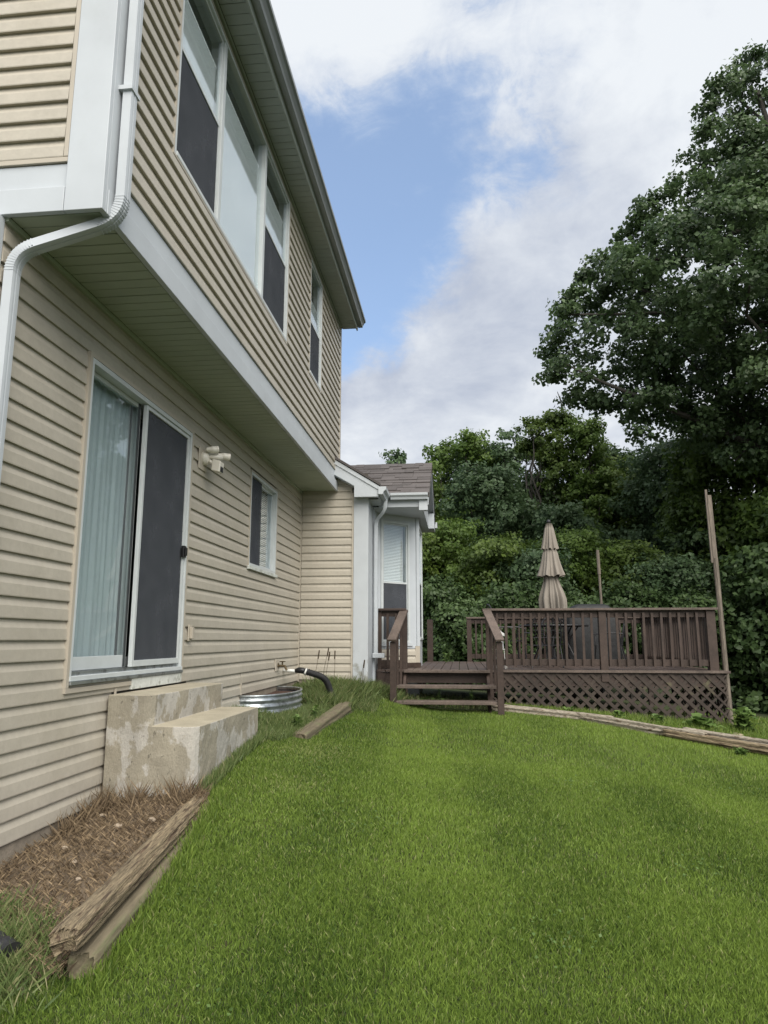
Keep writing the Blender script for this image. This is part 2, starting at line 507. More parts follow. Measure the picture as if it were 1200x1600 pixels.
class MB:
    def __init__(s):
        s.v = []
        s.f = []

    def add(s, vs_, fs):
        k = len(s.v)
        s.v += [tuple(map(float, v)) for v in vs_]
        s.f += [tuple(i + k for i in f) for f in fs]
        return s

    def box(s, x0, x1, y0, y1, z0, z1):
        return s.add([(x0, y0, z0), (x1, y0, z0), (x1, y1, z0), (x0, y1, z0), (x0, y0, z1), (x1, y0, z1), (x1, y1, z1), (x0, y1, z1)],
                     [(0, 3, 2, 1), (4, 5, 6, 7), (0, 1, 5, 4), (1, 2, 6, 5), (2, 3, 7, 6), (3, 0, 4, 7)])

    def lbox(s, Fr, s0, s1, d0, d1, z0, z1):
        ox, oy, tx, ty, nx, ny = Fr
        pts = []
        for z in (z0, z1):
            for (a, b) in ((s0, d0), (s1, d0), (s1, d1), (s0, d1)):
                pts.append((ox + tx * a + nx * b, oy + ty * a + ny * b, z))
        return s.add(pts, [(0, 3, 2, 1), (4, 5, 6, 7), (0, 1, 5, 4), (1, 2, 6, 5), (2, 3, 7, 6), (3, 0, 4, 7)])

    def bar(s, p, q, w, h, up=(0, 0, 1)):
        p, q, up = Vector(p), Vector(q), Vector(up)
        t = (q - p).normalized()
        if abs(t.dot(up)) > 0.98:
            up = Vector((0, 1, 0))
        a = t.cross(up).normalized() * w / 2
        b = a.cross(t).normalized() * h / 2
        pts = []
        for e in (p, q):
            pts += [e - a - b, e + a - b, e + a + b, e - a + b]
        return s.add(pts, [(0, 1, 2, 3), (7, 6, 5, 4), (0, 4, 5, 1), (1, 5, 6, 2), (2, 6, 7, 3), (3, 7, 4, 0)])

    def sweep(s, path, section, up=(0, 0, 1), cap=True, radii=None):
        """section: list of (a,b) offsets; a sideways, b 'up'"""
        n = len(section)
        P = [Vector(p) for p in path]
        rings = []
        pa = None
        for i, p in enumerate(P):
            if i == 0:
                t = P[1] - P[0]
            elif i == len(P) - 1:
                t = P[-1] - P[-2]
            else:
                t = (P[i + 1] - p).normalized() + (p - P[i - 1]).normalized()
            t.normalize()
            if pa is None:
                u = Vector(up)
                if abs(t.dot(u)) > 0.95:
                    u = Vector((0, 1, 0))
                a = t.cross(u).normalized()
            else:
                a = (pa - t * pa.dot(t)).normalized()
            pa = a
            b = a.cross(t).normalized()
            k = radii[i] if radii else 1.0
            rings.append([p + a * x * k + b * y * k for x, y in section])
        vs_ = [v for r in rings for v in r]
        fs = []
        for i in range(len(P) - 1):
            for j in range(n):
                fs.append((i * n + j, (i + 1) * n + j, (i + 1) * n + (j + 1) % n, i * n + (j + 1) % n))
        if cap:
            fs.append(tuple(range(n)))
            fs.append(tuple(reversed(range((len(P) - 1) * n, len(P) * n))))
        return s.add(vs_, fs)

    def tube(s, path, r, n=8, radii=None):
        sec = [(math.cos(2 * math.pi * i / n) * r, math.sin(2 * math.pi * i / n) * r) for i in range(n)]
        return s.sweep(path, sec, radii=radii)

    def prism(s, poly, axis, a0, a1):
        """poly of 2d points extruded along an axis ('x': poly=(y,z), 'y': poly=(x,z), 'z': poly=(x,y))"""
        def mk(p, a):
            if axis == 'x':
                return (a, p[0], p[1])
            if axis == 'y':
                return (p[0], a, p[1])
            return (p[0], p[1], a)
        n = len(poly)
        vs_ = [mk(p, a0) for p in poly] + [mk(p, a1) for p in poly]
        fs = [tuple(range(n)), tuple(reversed(range(n, 2 * n)))]
        fs += [(i, i + n, (i + 1) % n + n, (i + 1) % n) for i in range(n)]
        return s.add(vs_, fs)

    def lathe(s, c, prof, n=16, flute=0, amp=0.0, ph=0.0):
        vs_, fs = [], []
        for k, (r, z) in enumerate(prof):
            for i in range(n):
                th = 2 * math.pi * i / n
                rr = r * (1 + amp * math.cos(flute * th + ph)) if flute else r
                vs_.append((c[0] + rr * math.cos(th), c[1] + rr * math.sin(th), c[2] + z))
        for k in range(len(prof) - 1):
            for i in range(n):
                j = (i + 1) % n
                fs.append((k * n + i, k * n + j, (k + 1) * n + j, (k + 1) * n + i))
        fs.append(tuple(reversed(range(n))))
        fs.append(tuple(range((len(prof) - 1) * n, len(prof) * n)))
        return s.add(vs_, fs)

    def build(s, name, m, parent=None, base=None, smooth=False, bevel=0.0, fixn=True):
        if base is None:
            if parent:
                base = BASE[parent.name]
            else:
                a = np.array(s.v)
                base = ((a[:, 0].min() + a[:, 0].max()) / 2, (a[:, 1].min() + a[:, 1].max()) / 2, a[:, 2].min())
        me = bpy.data.meshes.new(name)
        me.from_pydata([(x - base[0], y - base[1], z - base[2]) for x, y, z in s.v], [], s.f)
        if fixn:
            import bmesh
            bm = bmesh.new()
            bm.from_mesh(me)
            bmesh.ops.recalc_face_normals(bm, faces=bm.faces)
            bm.to_mesh(me)
            bm.free()
        me.materials.append(m)
        if smooth:
            me.polygons.foreach_set('use_smooth', [True] * len(me.polygons))
        o = bpy.data.objects.new(name, me)
        C.objects.link(o)
        if parent:
            o.parent = parent
            pb = BASE[parent.name]
            o.location = tuple(base[i] - pb[i] for i in range(3))
        else:
            o.location = base
        BASE[o.name] = tuple(base)
        if bevel:
            b = o.modifiers.new('bevel', 'BEVEL')
            b.width = bevel
            b.segments = 2
            b.limit_method = 'ANGLE'
        return o


def inst(src, name, parent, loc, rot=(0, 0, 0), scale=(1, 1, 1)):
    """another object sharing a piece's mesh"""
    o = bpy.data.objects.new(name, src if isinstance(src, bpy.types.Mesh) else src.data)
    C.objects.link(o)
    pb = BASE[parent.name] if parent else (0, 0, 0)
    o.parent = parent
    o.location = tuple(loc[i] - pb[i] for i in range(3))
    o.rotation_euler = rot
    o.scale = scale
    BASE[o.name] = tuple(loc)
    return o


def kids(o):
    return [c for c in C.objects if c.parent == o]


def copy_thing(o, loc, rz, label):
    r = o.copy()
    C.objects.link(r)
    r.location = loc
    r.rotation_euler = (0, 0, rz)
    r['label'] = label
    for c in kids(o):
        d = c.copy()
        C.objects.link(d)
        d.parent = r
        for e in kids(c):
            g = e.copy()
            C.objects.link(g)
            g.parent = d
    return r


# ------------------------------------------------------------------ ground height
GP = np.array([(-2.4, 3.2, -1.20), (-2.4, 3.72, -1.18), (-2.4, 4.4, -1.13), (-1.6, 2.9, -1.25), (-1.55, 4.5, -1.03),
               (-1.70, 4.8, -0.99), (-1.70, 6.15, -0.85), (-2.4, 7.4, -0.74), (-2.4, 10.4, -0.67), (-1.40, 6.75, -0.92),
               (-1.42, 9.7, -0.90), (-1.5, 10.45, -0.68), (-1.2, 11.1, -0.85), (-0.75, 10.5, -0.95), (0.4, 10.9, -1.03),
               (2.2, 10.9, -1.13), (3.9, 11.0, -1.26), (3.35, 8.5, -1.30), (2.6, 9.4, -1.21), (0, -0.5, -1.52), (0, 3, -1.30),
               (2.2, 5, -1.30), (0, 6, -1.10), (0.2, 8.8, -1.03), (6, 9, -1.34), (8, 5, -1.55), (6, 14, -1.5), (12, 20, -2.0),
               (0, 20, -1.3), (-8, 20, -1.0), (-2.4, 0, -1.40), (-8, 3, -1.2), (0, -10, -2.0), (9, -6, -2.0), (4, 16, -1.35),
               (25, 8, -2.4), (20, 30, -2.4), (-5, 32, -1.6), (-20, 10, -1.2)])


def _U(r):
    return np.where(r > 1e-9, r * r * np.log(np.maximum(r, 1e-9)), 0.0)


def _fit():
    n = len(GP)
    K = _U(np.linalg.norm(GP[:, None, :2] - GP[None, :, :2], axis=2)) + np.eye(n) * 0.02
    P = np.hstack([np.ones((n, 1)), GP[:, :2]])
    A = np.zeros((n + 3, n + 3))
    A[:n, :n] = K
    A[:n, n:] = P
    A[n:, :n] = P.T
    return np.linalg.solve(A, np.concatenate([GP[:, 2], np.zeros(3)]))


GW = _fit()


def gz(x, y):
    x = np.asarray(x, float)
    y = np.asarray(y, float)
    sh = x.shape
    p = np.stack([x.ravel(), y.ravel()], 1)
    r = np.linalg.norm(p[:, None, :] - GP[None, :, :2], axis=2)
    z = _U(r) @ GW[:-3] + GW[-3] + p @ GW[-2:]
    d = np.hypot(p[:, 0] - 2, p[:, 1] - 8)
    k = np.clip((d - 22) / 14, 0, 1)
    z = z * (1 - k) + (-2.0) * k
    return z.reshape(sh) if sh else float(z[0])


def vnoise(x, y, s, seed=0):
    """cheap smooth value noise"""
    x = np.asarray(x) * s + seed * 17.3
    y = np.asarray(y) * s + seed * 9.1
    xi, yi = np.floor(x), np.floor(y)
    xf, yf = x - xi, y - yi
    def h(a, b):
        v = np.sin(a * 127.1 + b * 311.7 + seed * 3.3) * 43758.5453
        return v - np.floor(v)
    u, w = xf * xf * (3 - 2 * xf), yf * yf * (3 - 2 * yf)
    return (h(xi, yi) * (1 - u) + h(xi + 1, yi) * u) * (1 - w) + (h(xi, yi + 1) * (1 - u) + h(xi + 1, yi + 1) * u) * w


def fast_mesh(name, V, Fc, m, tint=None, smooth=False):
    """mesh from numpy arrays; Fc is (n,k)"""
    me = bpy.data.meshes.new(name)
    n, k = Fc.shape
    me.vertices.add(len(V))
    me.vertices.foreach_set('co', V.astype(np.float32).ravel())
    me.loops.add(n * k)
    me.loops.foreach_set('vertex_index', Fc.astype(np.int32).ravel())
    me.polygons.add(n)
    me.polygons.foreach_set('loop_start', np.arange(0, n * k, k, dtype=np.int32))
    if tint is not None:
        a = me.attributes.new('tint', 'FLOAT', 'POINT')
        a.data.foreach_set('value', tint.astype(np.float32))
    me.materials.append(m)
    me.update(calc_edges=True)
    if smooth:
        me.polygons.foreach_set('use_smooth', np.ones(n, bool))
    return me


def link(name, me, loc=(0, 0, 0), parent=None):
    o = bpy.data.objects.new(name, me)
    C.objects.link(o)
    o.location = loc
    if parent:
        o.parent = parent
        BASE[o.name] = tuple(np.array(BASE[parent.name]) + np.array(loc))
    else:
        BASE[o.name] = tuple(loc)
    return o


# ground sheet: fine near the house, coarse out to the horizon
def axis(lo, hi, fine_lo, fine_hi, st):
    a = list(np.arange(fine_lo, fine_hi + 1e-6, st))
    v, d = fine_hi, st
    while v < hi:
        d *= 1.35
        v = min(hi, v + d)
        a.append(v)
    v, d = fine_lo, st
    while v > lo:
        d *= 1.35
        v = max(lo, v - d)
        a.insert(0, v)
    return np.array(a)


ax_ = axis(-900, 900, -7, 9, 0.2)
ay_ = axis(-900, 900, -4, 18, 0.2)
GX, GY = np.meshgrid(ax_, ay_)
GZ = gz(GX, GY)
nx_, ny_ = len(ax_), len(ay_)
idx = np.arange(nx_ * ny_).reshape(ny_, nx_)
Fq = np.stack([idx[:-1, :-1], idx[:-1, 1:], idx[1:, 1:], idx[1:, :-1]], -1).reshape(-1, 4)
g = link('ground', fast_mesh('ground', np.stack([GX, GY, GZ], -1).reshape(-1, 3), Fq, M['ground'], smooth=True))
tag(g, kind='structure')

# ------------------------------------------------------------------ house
house = empty('house', (-4.0, 7.0, -1.1), 'two storey house with beige lap siding, white trim and overhanging upper floor', 'house')
CH = 0.1165
WL, WU = -2.4, -1.86           # lower and upper wall planes
NEAR, FAR = 3.24, 10.5
SOF, EAVE = 2.24, 5.02
FL = frame(WL, 0, 0, 1, 1, 0)      # lower wall facing the garden
FU = frame(WU, 0, 0, 1, 1, 0)      # upper wall
FN = frame(0, NEAR, 1, 0, 0, -1)   # near return of the upper floor
FA = frame(0, FAR, 1, 0, 0, -1)    # near wall of the addition


def siding(Fr, s0, s1, z0, z1, holes, sfun=None, phase=0.0, lip=1.0):
    """courses of dutch lap siding, cut round the openings; holes are (s0,s1,z0,z1)"""
    ox, oy, tx, ty, nx, ny = Fr
    z = z0 + phase
    while z < z1 - 0.01:
        za, zb = max(z, z0), min(z + CH, z1)
        segs = [(s0, s1)]
        for (h0, h1, hz0, hz1) in holes:
            if zb > hz0 + 0.012 and za < hz1 - 0.012:
                new = []
                for a, b in segs:
                    if h0 > a:
                        new.append((a, min(b, h0)))
                    if h1 < b:
                        new.append((max(a, h1), b))
                segs = [q for q in new if q[1] - q[0] > 0.02]
        jobs = [(a, b, za, zb) for a, b in segs]
        for (h0, h1, hz0, hz1) in holes:
            if za + 0.014 < hz0 < zb + 0.012:
                jobs.append((max(s0, h0), min(s1, h1), za, hz0))
        for a, b, za, zb in jobs:
            if b - a < 0.02:
                continue
            hh = zb - za
            prof = [(0.0, 0.0), (0.026, -0.001), (0.0275, 0.005), (0.0235, 0.066), (0.019, 0.075), (0.0085, 0.096), (0.006, CH)]
            prof = [(d * lip, min(q, hh)) for d, q in prof] + [(0.0, hh)]
            vs_, fs = [], []
            wob = random.uniform(-0.0006, 0.0006)
            nseg = 1
            for s_ in (a, b):
                for d, q in prof:
                    d2 = d + (wob if d > 0.01 else 0)
                    b_ = s_
                    if sfun and s_ == b:
                        b_ = min(b, sfun(za + q))
                    vs_.append((ox + tx * b_ + nx * d2, oy + ty * b_ + ny * d2, za + q))
            k = len(prof)
            for i in range(k - 1):
                fs.append((i, i + 1, i + 1 + k, i + k))
            fs.append((k - 1, 0, k, 2 * k - 1))
            fs.append(tuple(range(k)))
            fs.append(tuple(reversed(range(k, 2 * k))))
            MB().add(vs_, fs).build('siding_panel', M['siding'], house)
        z += CH


def backing(Fr, s0, s1, z0, z1, holes, thick=0.15):
    """the solid wall behind the siding, with real openings"""
    mb = MB()
    ss = sorted({s0, s1, *[h[0] for h in holes], *[h[1] for h in holes]})
    for a, b in zip(ss[:-1], ss[1:]):
        zs = [(z0, z1)]
        for h in holes:
            if a >= h[0] - 1e-6 and b <= h[1] + 1e-6:
                new = []
                for p, q in zs:
                    if h[2] > p:
                        new.append((p, min(q, h[2])))
                    if h[3] < q:
                        new.append((max(p, h[3]), q))
                zs = new
        for p, q in zs:
            mb.lbox(Fr, a, b, -thick, -0.001, p, q)
    mb.build('wall', M['sheath'], house)


DOOR = (4.17, 5.98, -0.27, 1.83)
LWIN = (7.83, 9.02, 0.83, 1.93)
TRI = (4.06, 7.18, 3.20, 4.90)
SWIN = (8.36, 9.12, 3.33, 4.90)
BOT, BOT2 = -1.05, -0.57
STEPCUT = (4.80, 7.42, -0.40, -0.10)
siding(FL, 3.24, 4.80, BOT, SOF - 0.02, [DOOR], lip=0.78)
siding(FL, 4.803, 10.46, BOT + 6 * CH, SOF - 0.02, [DOOR, LWIN], lip=0.78)
siding(FL, 6.16, 7.70, BOT + 3 * CH, BOT + 6 * CH, [], lip=0.78)
siding(FL, 7.72, 10.46, BOT + 4 * CH, BOT + 6 * CH, [], lip=0.78)
backing(FL, 3.262, 13.5, -0.6, SOF + 0.3, [DOOR, LWIN])
MB().lbox(FL, 7.70, 7.72, 0, 0.028, BOT + 3 * CH - 0.02, BOT + 5 * CH).build('corner_trim', M['siding_trim'], house)
MB().lbox(FL, 4.80, 4.82, 0.024, 0.032, BOT - 0.01, -0.33).build('corner_trim', M['siding_trim'], house)
MB().lbox(FL, 10.46, 10.497, 0.001, 0.03, BOT2 - 0.03, SOF - 0.02).build('corner_trim', M['siding_trim'], house)
MB().lbox(FL, 3.17, 13.5, -0.25, -0.002, -2.4, -0.6).build('foundation', M['found'], house)
MB().lbox(FL, 3.17, 7.9, -0.002, 0.004, -2.4, BOT - 0.005).build('foundation', M['found'], house)
MB().lbox(FL, 7.9, 10.49, -0.002, 0.004, -2.4, BOT2 - 0.02).build('foundation', M['found'], house)

siding(FU, 3.41, 10.66, 2.53, EAVE - 0.045, [TRI, SWIN])
backing(FU, 3.26, 10.64, SOF + 0.02, EAVE + 0.1, [TRI, SWIN])
MB().lbox(FU, 10.66, 10.72, -0.1, 0.03, 2.40, EAVE).build('corner_post', M['siding_trim'], house)
MB().lbox(FU, 3.26, 10.72, 0.0, 0.012, 2.378, 2.525).build('band_board', M['white'], house, bevel=0.003)
MB().lbox(FU, 3.26, 10.72, 0.0, 0.036, SOF - 0.012, 2.372).build('band_board', M['white'], house, bevel=0.003)
MB().lbox(FU, 3.26, 10.66, 0.0, 0.030, EAVE - 0.043, EAVE - 0.003).build('frieze_trim', M['eave'], house, bevel=0.004)
# near return of the upper floor: siding, trim, corner board
siding(FN, -4.5, -2.075, 2.555, EAVE - 0.02, [])
MB().box(-4.5, WU - 0.002, NEAR + 0.002, NEAR + 0.15, SOF + 0.02, EAVE + 0.1).build('wall', M['sheath'], house)
MB().lbox(FN, -4.5, -2.045, 0, 0.012, 2.378, 2.52).build('band_board', M['white'], house, bevel=0.003)
MB().lbox(FN, -4.5, -2.045, 0, 0.034, SOF - 0.012, 2.372).build('band_board', M['white'], house, bevel=0.003)
MB().lbox(FN, -4.5, -2.047, 0, 0.026, 2.524, 2.553).build('siding_channel', M['siding_trim'], house, bevel=0.003)
MB().lbox(FN, -2.073, -2.047, 0, 0.027, 2.555, EAVE).build('siding_channel', M['siding_trim'], house, bevel=0.003)
MB().lbox(FN, -2.042, WU + 0.033, 0, 0.034, SOF - 0.012, EAVE).build('corner_board', M['white'], house, bevel=0.003)
MB().box(WU, WU + 0.033, NEAR + 0.002, NEAR + 0.168, SOF - 0.01, EAVE - 0.003).build('corner_board', M['white'], house, bevel=0.003)
MB().box(-2.43, -2.385, 3.14, 3.236, BOT, SOF - 0.02).build('corner_board', M['white'], house, bevel=0.003)
# inside: back wall, floors, so the rooms are dark boxes
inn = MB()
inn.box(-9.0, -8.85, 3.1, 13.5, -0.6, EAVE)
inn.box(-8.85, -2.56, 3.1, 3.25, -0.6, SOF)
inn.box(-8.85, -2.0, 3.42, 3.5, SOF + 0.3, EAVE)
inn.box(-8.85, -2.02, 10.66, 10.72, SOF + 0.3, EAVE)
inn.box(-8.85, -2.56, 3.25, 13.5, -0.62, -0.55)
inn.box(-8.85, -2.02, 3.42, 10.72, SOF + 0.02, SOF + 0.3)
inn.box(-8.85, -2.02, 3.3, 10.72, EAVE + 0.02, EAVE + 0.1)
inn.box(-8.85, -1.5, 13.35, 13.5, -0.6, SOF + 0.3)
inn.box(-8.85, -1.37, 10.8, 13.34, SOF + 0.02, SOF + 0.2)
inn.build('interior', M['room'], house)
for ylo, yhi in ((5.25, 5.32),):
    pass

# soffit under the overhang, board by board
sp = MB().box(0, 0.50, 0, 0.0945, 0, 0.012).build('soffit_panel', M['soffit'], house, base=(0, 0, 0))
b_ = sp.modifiers.new('bevel', 'BEVEL')
b_.width = 0.003
sp.location = tuple(np.array((WL + 0.03, NEAR + 0.02, SOF - 0.002)) - np.array(BASE[house.name]))
n = int((FAR - NEAR) / 0.1016)
for i in range(1, n):
    o = inst(sp, 'soffit_panel', house, (WL + 0.03, NEAR + 0.02 + i * 0.1016, SOF - 0.002 + random.uniform(-0.001, 0.001)))
    o.modifiers.new('bevel', 'BEVEL').width = 0.003
MB().box(WL, WU, NEAR, FAR + 0.2, SOF + 0.012, SOF + 0.03).build('soffit_backing', M['sheath'], house)
MB().box(WL + 0.003, WL + 0.03, NEAR, FAR, SOF - 0.03, SOF - 0.003).build('soffit_channel', M['soffit'], house)
# eave soffit
EX = -1.605
sp2 = MB().box(0, EX - WU - 0.035, 0, 0.0945, 0, 0.012).build('soffit_panel', M['eave'], house, base=(0, 0, 0))
sp2.location = tuple(np.array((WU + 0.033, 2.9, EAVE - 0.002)) - np.array(BASE[house.name]))
for i in range(1, 78):
    inst(sp2, 'soffit_panel', house, (WU + 0.033, 2.9 + i * 0.1016, EAVE - 0.002 + random.uniform(-0.001, 0.001)))
MB().box(WU, EX, 2.9, 10.83, EAVE + 0.012, EAVE + 0.03).build('soffit_backing', M['sheath'], house)
MB().box(EX, EX + 0.022, 2.88, 10.84, EAVE - 0.03, EAVE + 0.17).build('fascia', M['eave'], house, bevel=0.003)
gx = EX + 0.023
prof = [(gx, 5.06), (gx + 0.07, 5.06), (gx + 0.078, 5.09), (gx + 0.10, 5.13), (gx + 0.12, 5.145), (gx + 0.122, 5.18), (gx + 0.112, 5.18), (gx + 0.11, 5.152), (gx + 0.07, 5.10), (gx + 0.062, 5.07), (gx + 0.01, 5.07), (gx + 0.01, 5.17), (gx, 5.17)]
MB().prism([(x, z) for x, z in prof], 'y', 2.85, 10.88).build('gutter', M['fascia'], house)
MB().prism([(gx, 5.06), (gx + 0.07, 5.06), (gx + 0.078, 5.09), (gx + 0.10, 5.13), (gx + 0.12, 5.145), (gx + 0.122, 5.18), (gx, 5.18)], 'y', 10.88, 10.885).build('gutter_cap', M['fascia'], house)
# main roof (rises away from the garden)
MB().prism([(EX + 0.06, 5.19), (-5.5, 7.15), (-9.4, 5.19), (-9.4, 5.13), (-5.5, 7.08), (EX, 5.13)], 'y', 2.85, 10.9).build('roof', M['shingle'], house)
MB().prism([(-1.9, 5.12), (-5.5, 7.0), (-9.0, 5.12)], 'y', NEAR + 0.02, NEAR + 0.1).build('gable_wall', M['siding'], house)
MB().prism([(-1.9, 5.12), (-5.5, 7.0), (-9.0, 5.12)], 'y', 10.62, 10.7).build('gable_wall', M['siding'], house)
MB().box(-9.1, -9.0, 3.1, 13.5, -1.1, 5.1).build('wall', M['siding'], house)
MB().box(-9.0, -2.44, 3.16, 3.235, -1.1, 2.20).build('wall', M['siding'], house)
MB().box(-9.0, -1.96, 10.72, 10.8, 2.3, 5.1).build('wall', M['siding'], house)


# ---- windows
def dh_window(Fr, s0, s1, z0, z1, parts, casing=0.035, blind=None, casing_mat='vinyl', proud=0.024, glass='glass', shade=None):
    """parts: list of ('hung', a, b, split) / ('fixed', a, b) along s. Returns the window (frame mesh)."""
    mb = MB()
    mb.lbox(Fr, s0, s0 + casing, -0.10, proud, z0, z1)
    mb.lbox(Fr, s1 - casing, s1, -0.10, proud, z0, z1)
    mb.lbox(Fr, s0 + casing, s1 - casing, -0.10, proud, z1 - casing, z1)
    mb.lbox(Fr, s0 + casing, s1 - casing, -0.10, proud + 0.006, z0, z0 + casing)
    for p, q in zip(parts[:-1], parts[1:]):
        mb.lbox(Fr, p[2], q[1], -0.10, proud - 0.004, z0 + casing, z1 - casing)
    w = mb.build('window', M[casing_mat], house, bevel=0.003)
    for p in parts:
        a, b = p[1], p[2]
        lo, hi = z0 + casing, z1 - casing
        if p[0] == 'hung':
            sp_ = p[3]
            for (u, v, d) in ((sp_ - 0.02, hi, 0.004), (lo, sp_ + 0.02, -0.026)):
                sb = MB()
                r = 0.024
                sb.lbox(Fr, a + 0.002, a + r, d - 0.025, d, u + 0.001, v - 0.001)
                sb.lbox(Fr, b - r, b - 0.002, d - 0.025, d, u + 0.001, v - 0.001)
                sb.lbox(Fr, a + r, b - r, d - 0.025, d, v - r, v - 0.002)
                sb.lbox(Fr, a + r, b - r, d - 0.025, d, u + 0.002, u + r)
                sb.build('sash', M['vinyl'], w)
                MB().lbox(Fr, a + r, b - r, d - 0.016, d - 0.012, u + r, v - r).build('pane', M[glass], w)
            sc = MB()
            sc.lbox(Fr, a + 0.004, a + 0.02, -0.010, 0.003, lo, sp_ + 0.01)
            sc.lbox(Fr, b - 0.02, b - 0.004, -0.010, 0.003, lo, sp_ + 0.01)
            sc.lbox(Fr, a + 0.02, b - 0.02, -0.010, 0.003, lo, lo + 0.016)
            sc.lbox(Fr, a + 0.02, b - 0.02, -0.010, 0.003, sp_ - 0.006, sp_ + 0.01)
            sc.build('screen_frame', M['vinyl'], w)
            MB().lbox(Fr, a + 0.02, b - 0.02, -0.0045, -0.0035, lo + 0.016, sp_ - 0.006).build('insect_screen', M['screen'], w)
        elif p[0] == 'fixed':
            MB().lbox(Fr, a + 0.002, b - 0.002, -0.022, -0.017, lo, hi).build('pane', M[glass], w)
        elif p[0] == 'slide':   # horizontal slider: screen on the near half
            mid = p[3]
            for (u, v, d) in ((a, mid + 0.015, -0.055), (mid - 0.015, b, -0.028)):
                sb = MB()
                r = 0.028
                sb.lbox(Fr, u + 0.002, u + r, d - 0.022, d, lo, hi)
                sb.lbox(Fr, v - r, v - 0.002, d - 0.022, d, lo, hi)
                sb.lbox(Fr, u + r, v - r, d - 0.022, d, lo, lo + r)
                sb.lbox(Fr, u + r, v - r, d - 0.022, d, hi - r, hi)
                sb.build('sash', M['vinyl'], w)
                MB().lbox(Fr, u + r, v - r, d - 0.014, d - 0.010, lo + r, hi - r).build('pane', M[glass], w)
            MB().lbox(Fr, a + 0.004, mid - 0.004, -0.0085, -0.0075, lo, hi).build('insect_screen', M['screen'], w)
        if shade:
            lo_, hi_ = max(shade[0], lo), shade[1]
            sh, n_ = MB(), int((hi_ - lo_) / 0.0095)
            pv = []
            for k_ in range(n_ * 2 + 1):
                z_ = lo_ + (hi_ - lo_) * k_ / (n_ * 2)
                dd_ = -0.046 - 0.006 * (k_ % 2)
                pv += [at_l(Fr, a + 0.015, dd_, z_), at_l(Fr, b - 0.015, dd_, z_)]
            sh.add(pv, [(2 * k_, 2 * k_ + 1, 2 * k_ + 3, 2 * k_ + 2) for k_ in range(n_ * 2)])
            sh.lbox(Fr, a + 0.012, b - 0.012, -0.055, -0.042, hi_, hi_ + 0.02)
            sh.build('shade', M['shade'], w, fixn=False)
        if blind:
            bl = MB()
            zz, zt = (blind if isinstance(blind, tuple) else (lo, hi))
            z = zz
            while z < zt:
                bl.bar(at_l(Fr, a + 0.02, -0.085, z), at_l(Fr, b - 0.02, -0.085, z), 0.024, 0.0016, up=(Fr[4] * 0.9, Fr[5] * 0.9, 0.45))
                z += 0.025
            bl.build('blind', M['blind'], w, fixn=False)
    return w


def at_l(Fr, s, d, z):
    ox, oy, tx, ty, nx, ny = Fr
    return (ox + tx * s + nx * d, oy + ty * s + ny * d, z)


dh_window(FU, *TRI, [('hung', 4.095, 4.925, 4.08), ('fixed', 4.985, 6.17), ('hung', 6.235, 7.145, 4.08)], shade=(3.2, 4.60))
dh_window(FU, *SWIN, [('hung', 8.395, 9.085, 4.08)], shade=(3.2, 4.45))
dh_window(FL, *LWIN, [('slide', 7.865, 8.985, 8.38)], casing=0.035, blind=True, glass='lowglass')
MB().lbox(FL, 7.80, 9.05, 0.0, 0.045, 0.79, 0.83).build('window_sill', M['white_dirty'], house, bevel=0.004)
for (a, b, c, d) in (TRI, SWIN, LWIN):
    Fr = FL if (a, b, c, d) == LWIN else FU
    jm = MB()
    jm.lbox(Fr, a - 0.018, a - 0.001, 0, 0.027, c - 0.018, d + 0.018)
    jm.lbox(Fr, b + 0.001, b + 0.018, 0, 0.027, c - 0.018, d + 0.018)
    jm.lbox(Fr, a, b, 0, 0.027, d + 0.001, d + 0.018)
    if Fr is FU:
        jm.lbox(Fr, a, b, 0, 0.027, c - 0.018, c - 0.001)
    jm.build('siding_channel', M['siding_trim'], house)

# ---- sliding patio door
d0, d1, dz0, dz1 = DOOR
fr = MB()
fr.lbox(FL, d0 + 0.02, d0 + 0.045, -0.12, 0.035, dz0 + 0.05, dz1)
fr.lbox(FL, d1 - 0.045, d1 - 0.02, -0.12, 0.035, dz0 + 0.05, dz1)
fr.lbox(FL, d0 + 0.045, d1 - 0.045, -0.12, 0.035, dz1 - 0.035, dz1)
fr.lbox(FL, d0 + 0.02, d1 - 0.02, -0.12, 0.042, dz0 + 0.02, dz0 + 0.05)
sd = fr.build('sliding_door', M['vinyl'], house, bevel=0.003)
tr = MB()
for k in range(3):
    tr.lbox(FL, d0 + 0.05, d1 - 0.05, -0.09 + k * 0.045, -0.08 + k * 0.045, dz0 + 0.05, dz0 + 0.075)
tr.lbox(FL, d0 + 0.02, d1 - 0.02, 0.0, 0.05, dz0 - 0.001, dz0 + 0.018)
tr.build('track', M['galv'], sd)
ch = MB()
ch.lbox(FL, d0 - 0.012, d0 + 0.018, 0, 0.036, dz0 - 0.02, dz1 + 0.03)
ch.lbox(FL, d1 - 0.018, d1 + 0.012, 0, 0.036, dz0 - 0.02, dz1 + 0.03)
ch.lbox(FL, d0 + 0.018, d1 - 0.018, 0, 0.036, dz1 + 0.002, dz1 + 0.03)
ch.lbox(FL, d0 - 0.012, 5.03, 0, 0.036, dz0 - 0.05, dz0 - 0.021)
ch.build('siding_channel', M['siding_trim'], house)


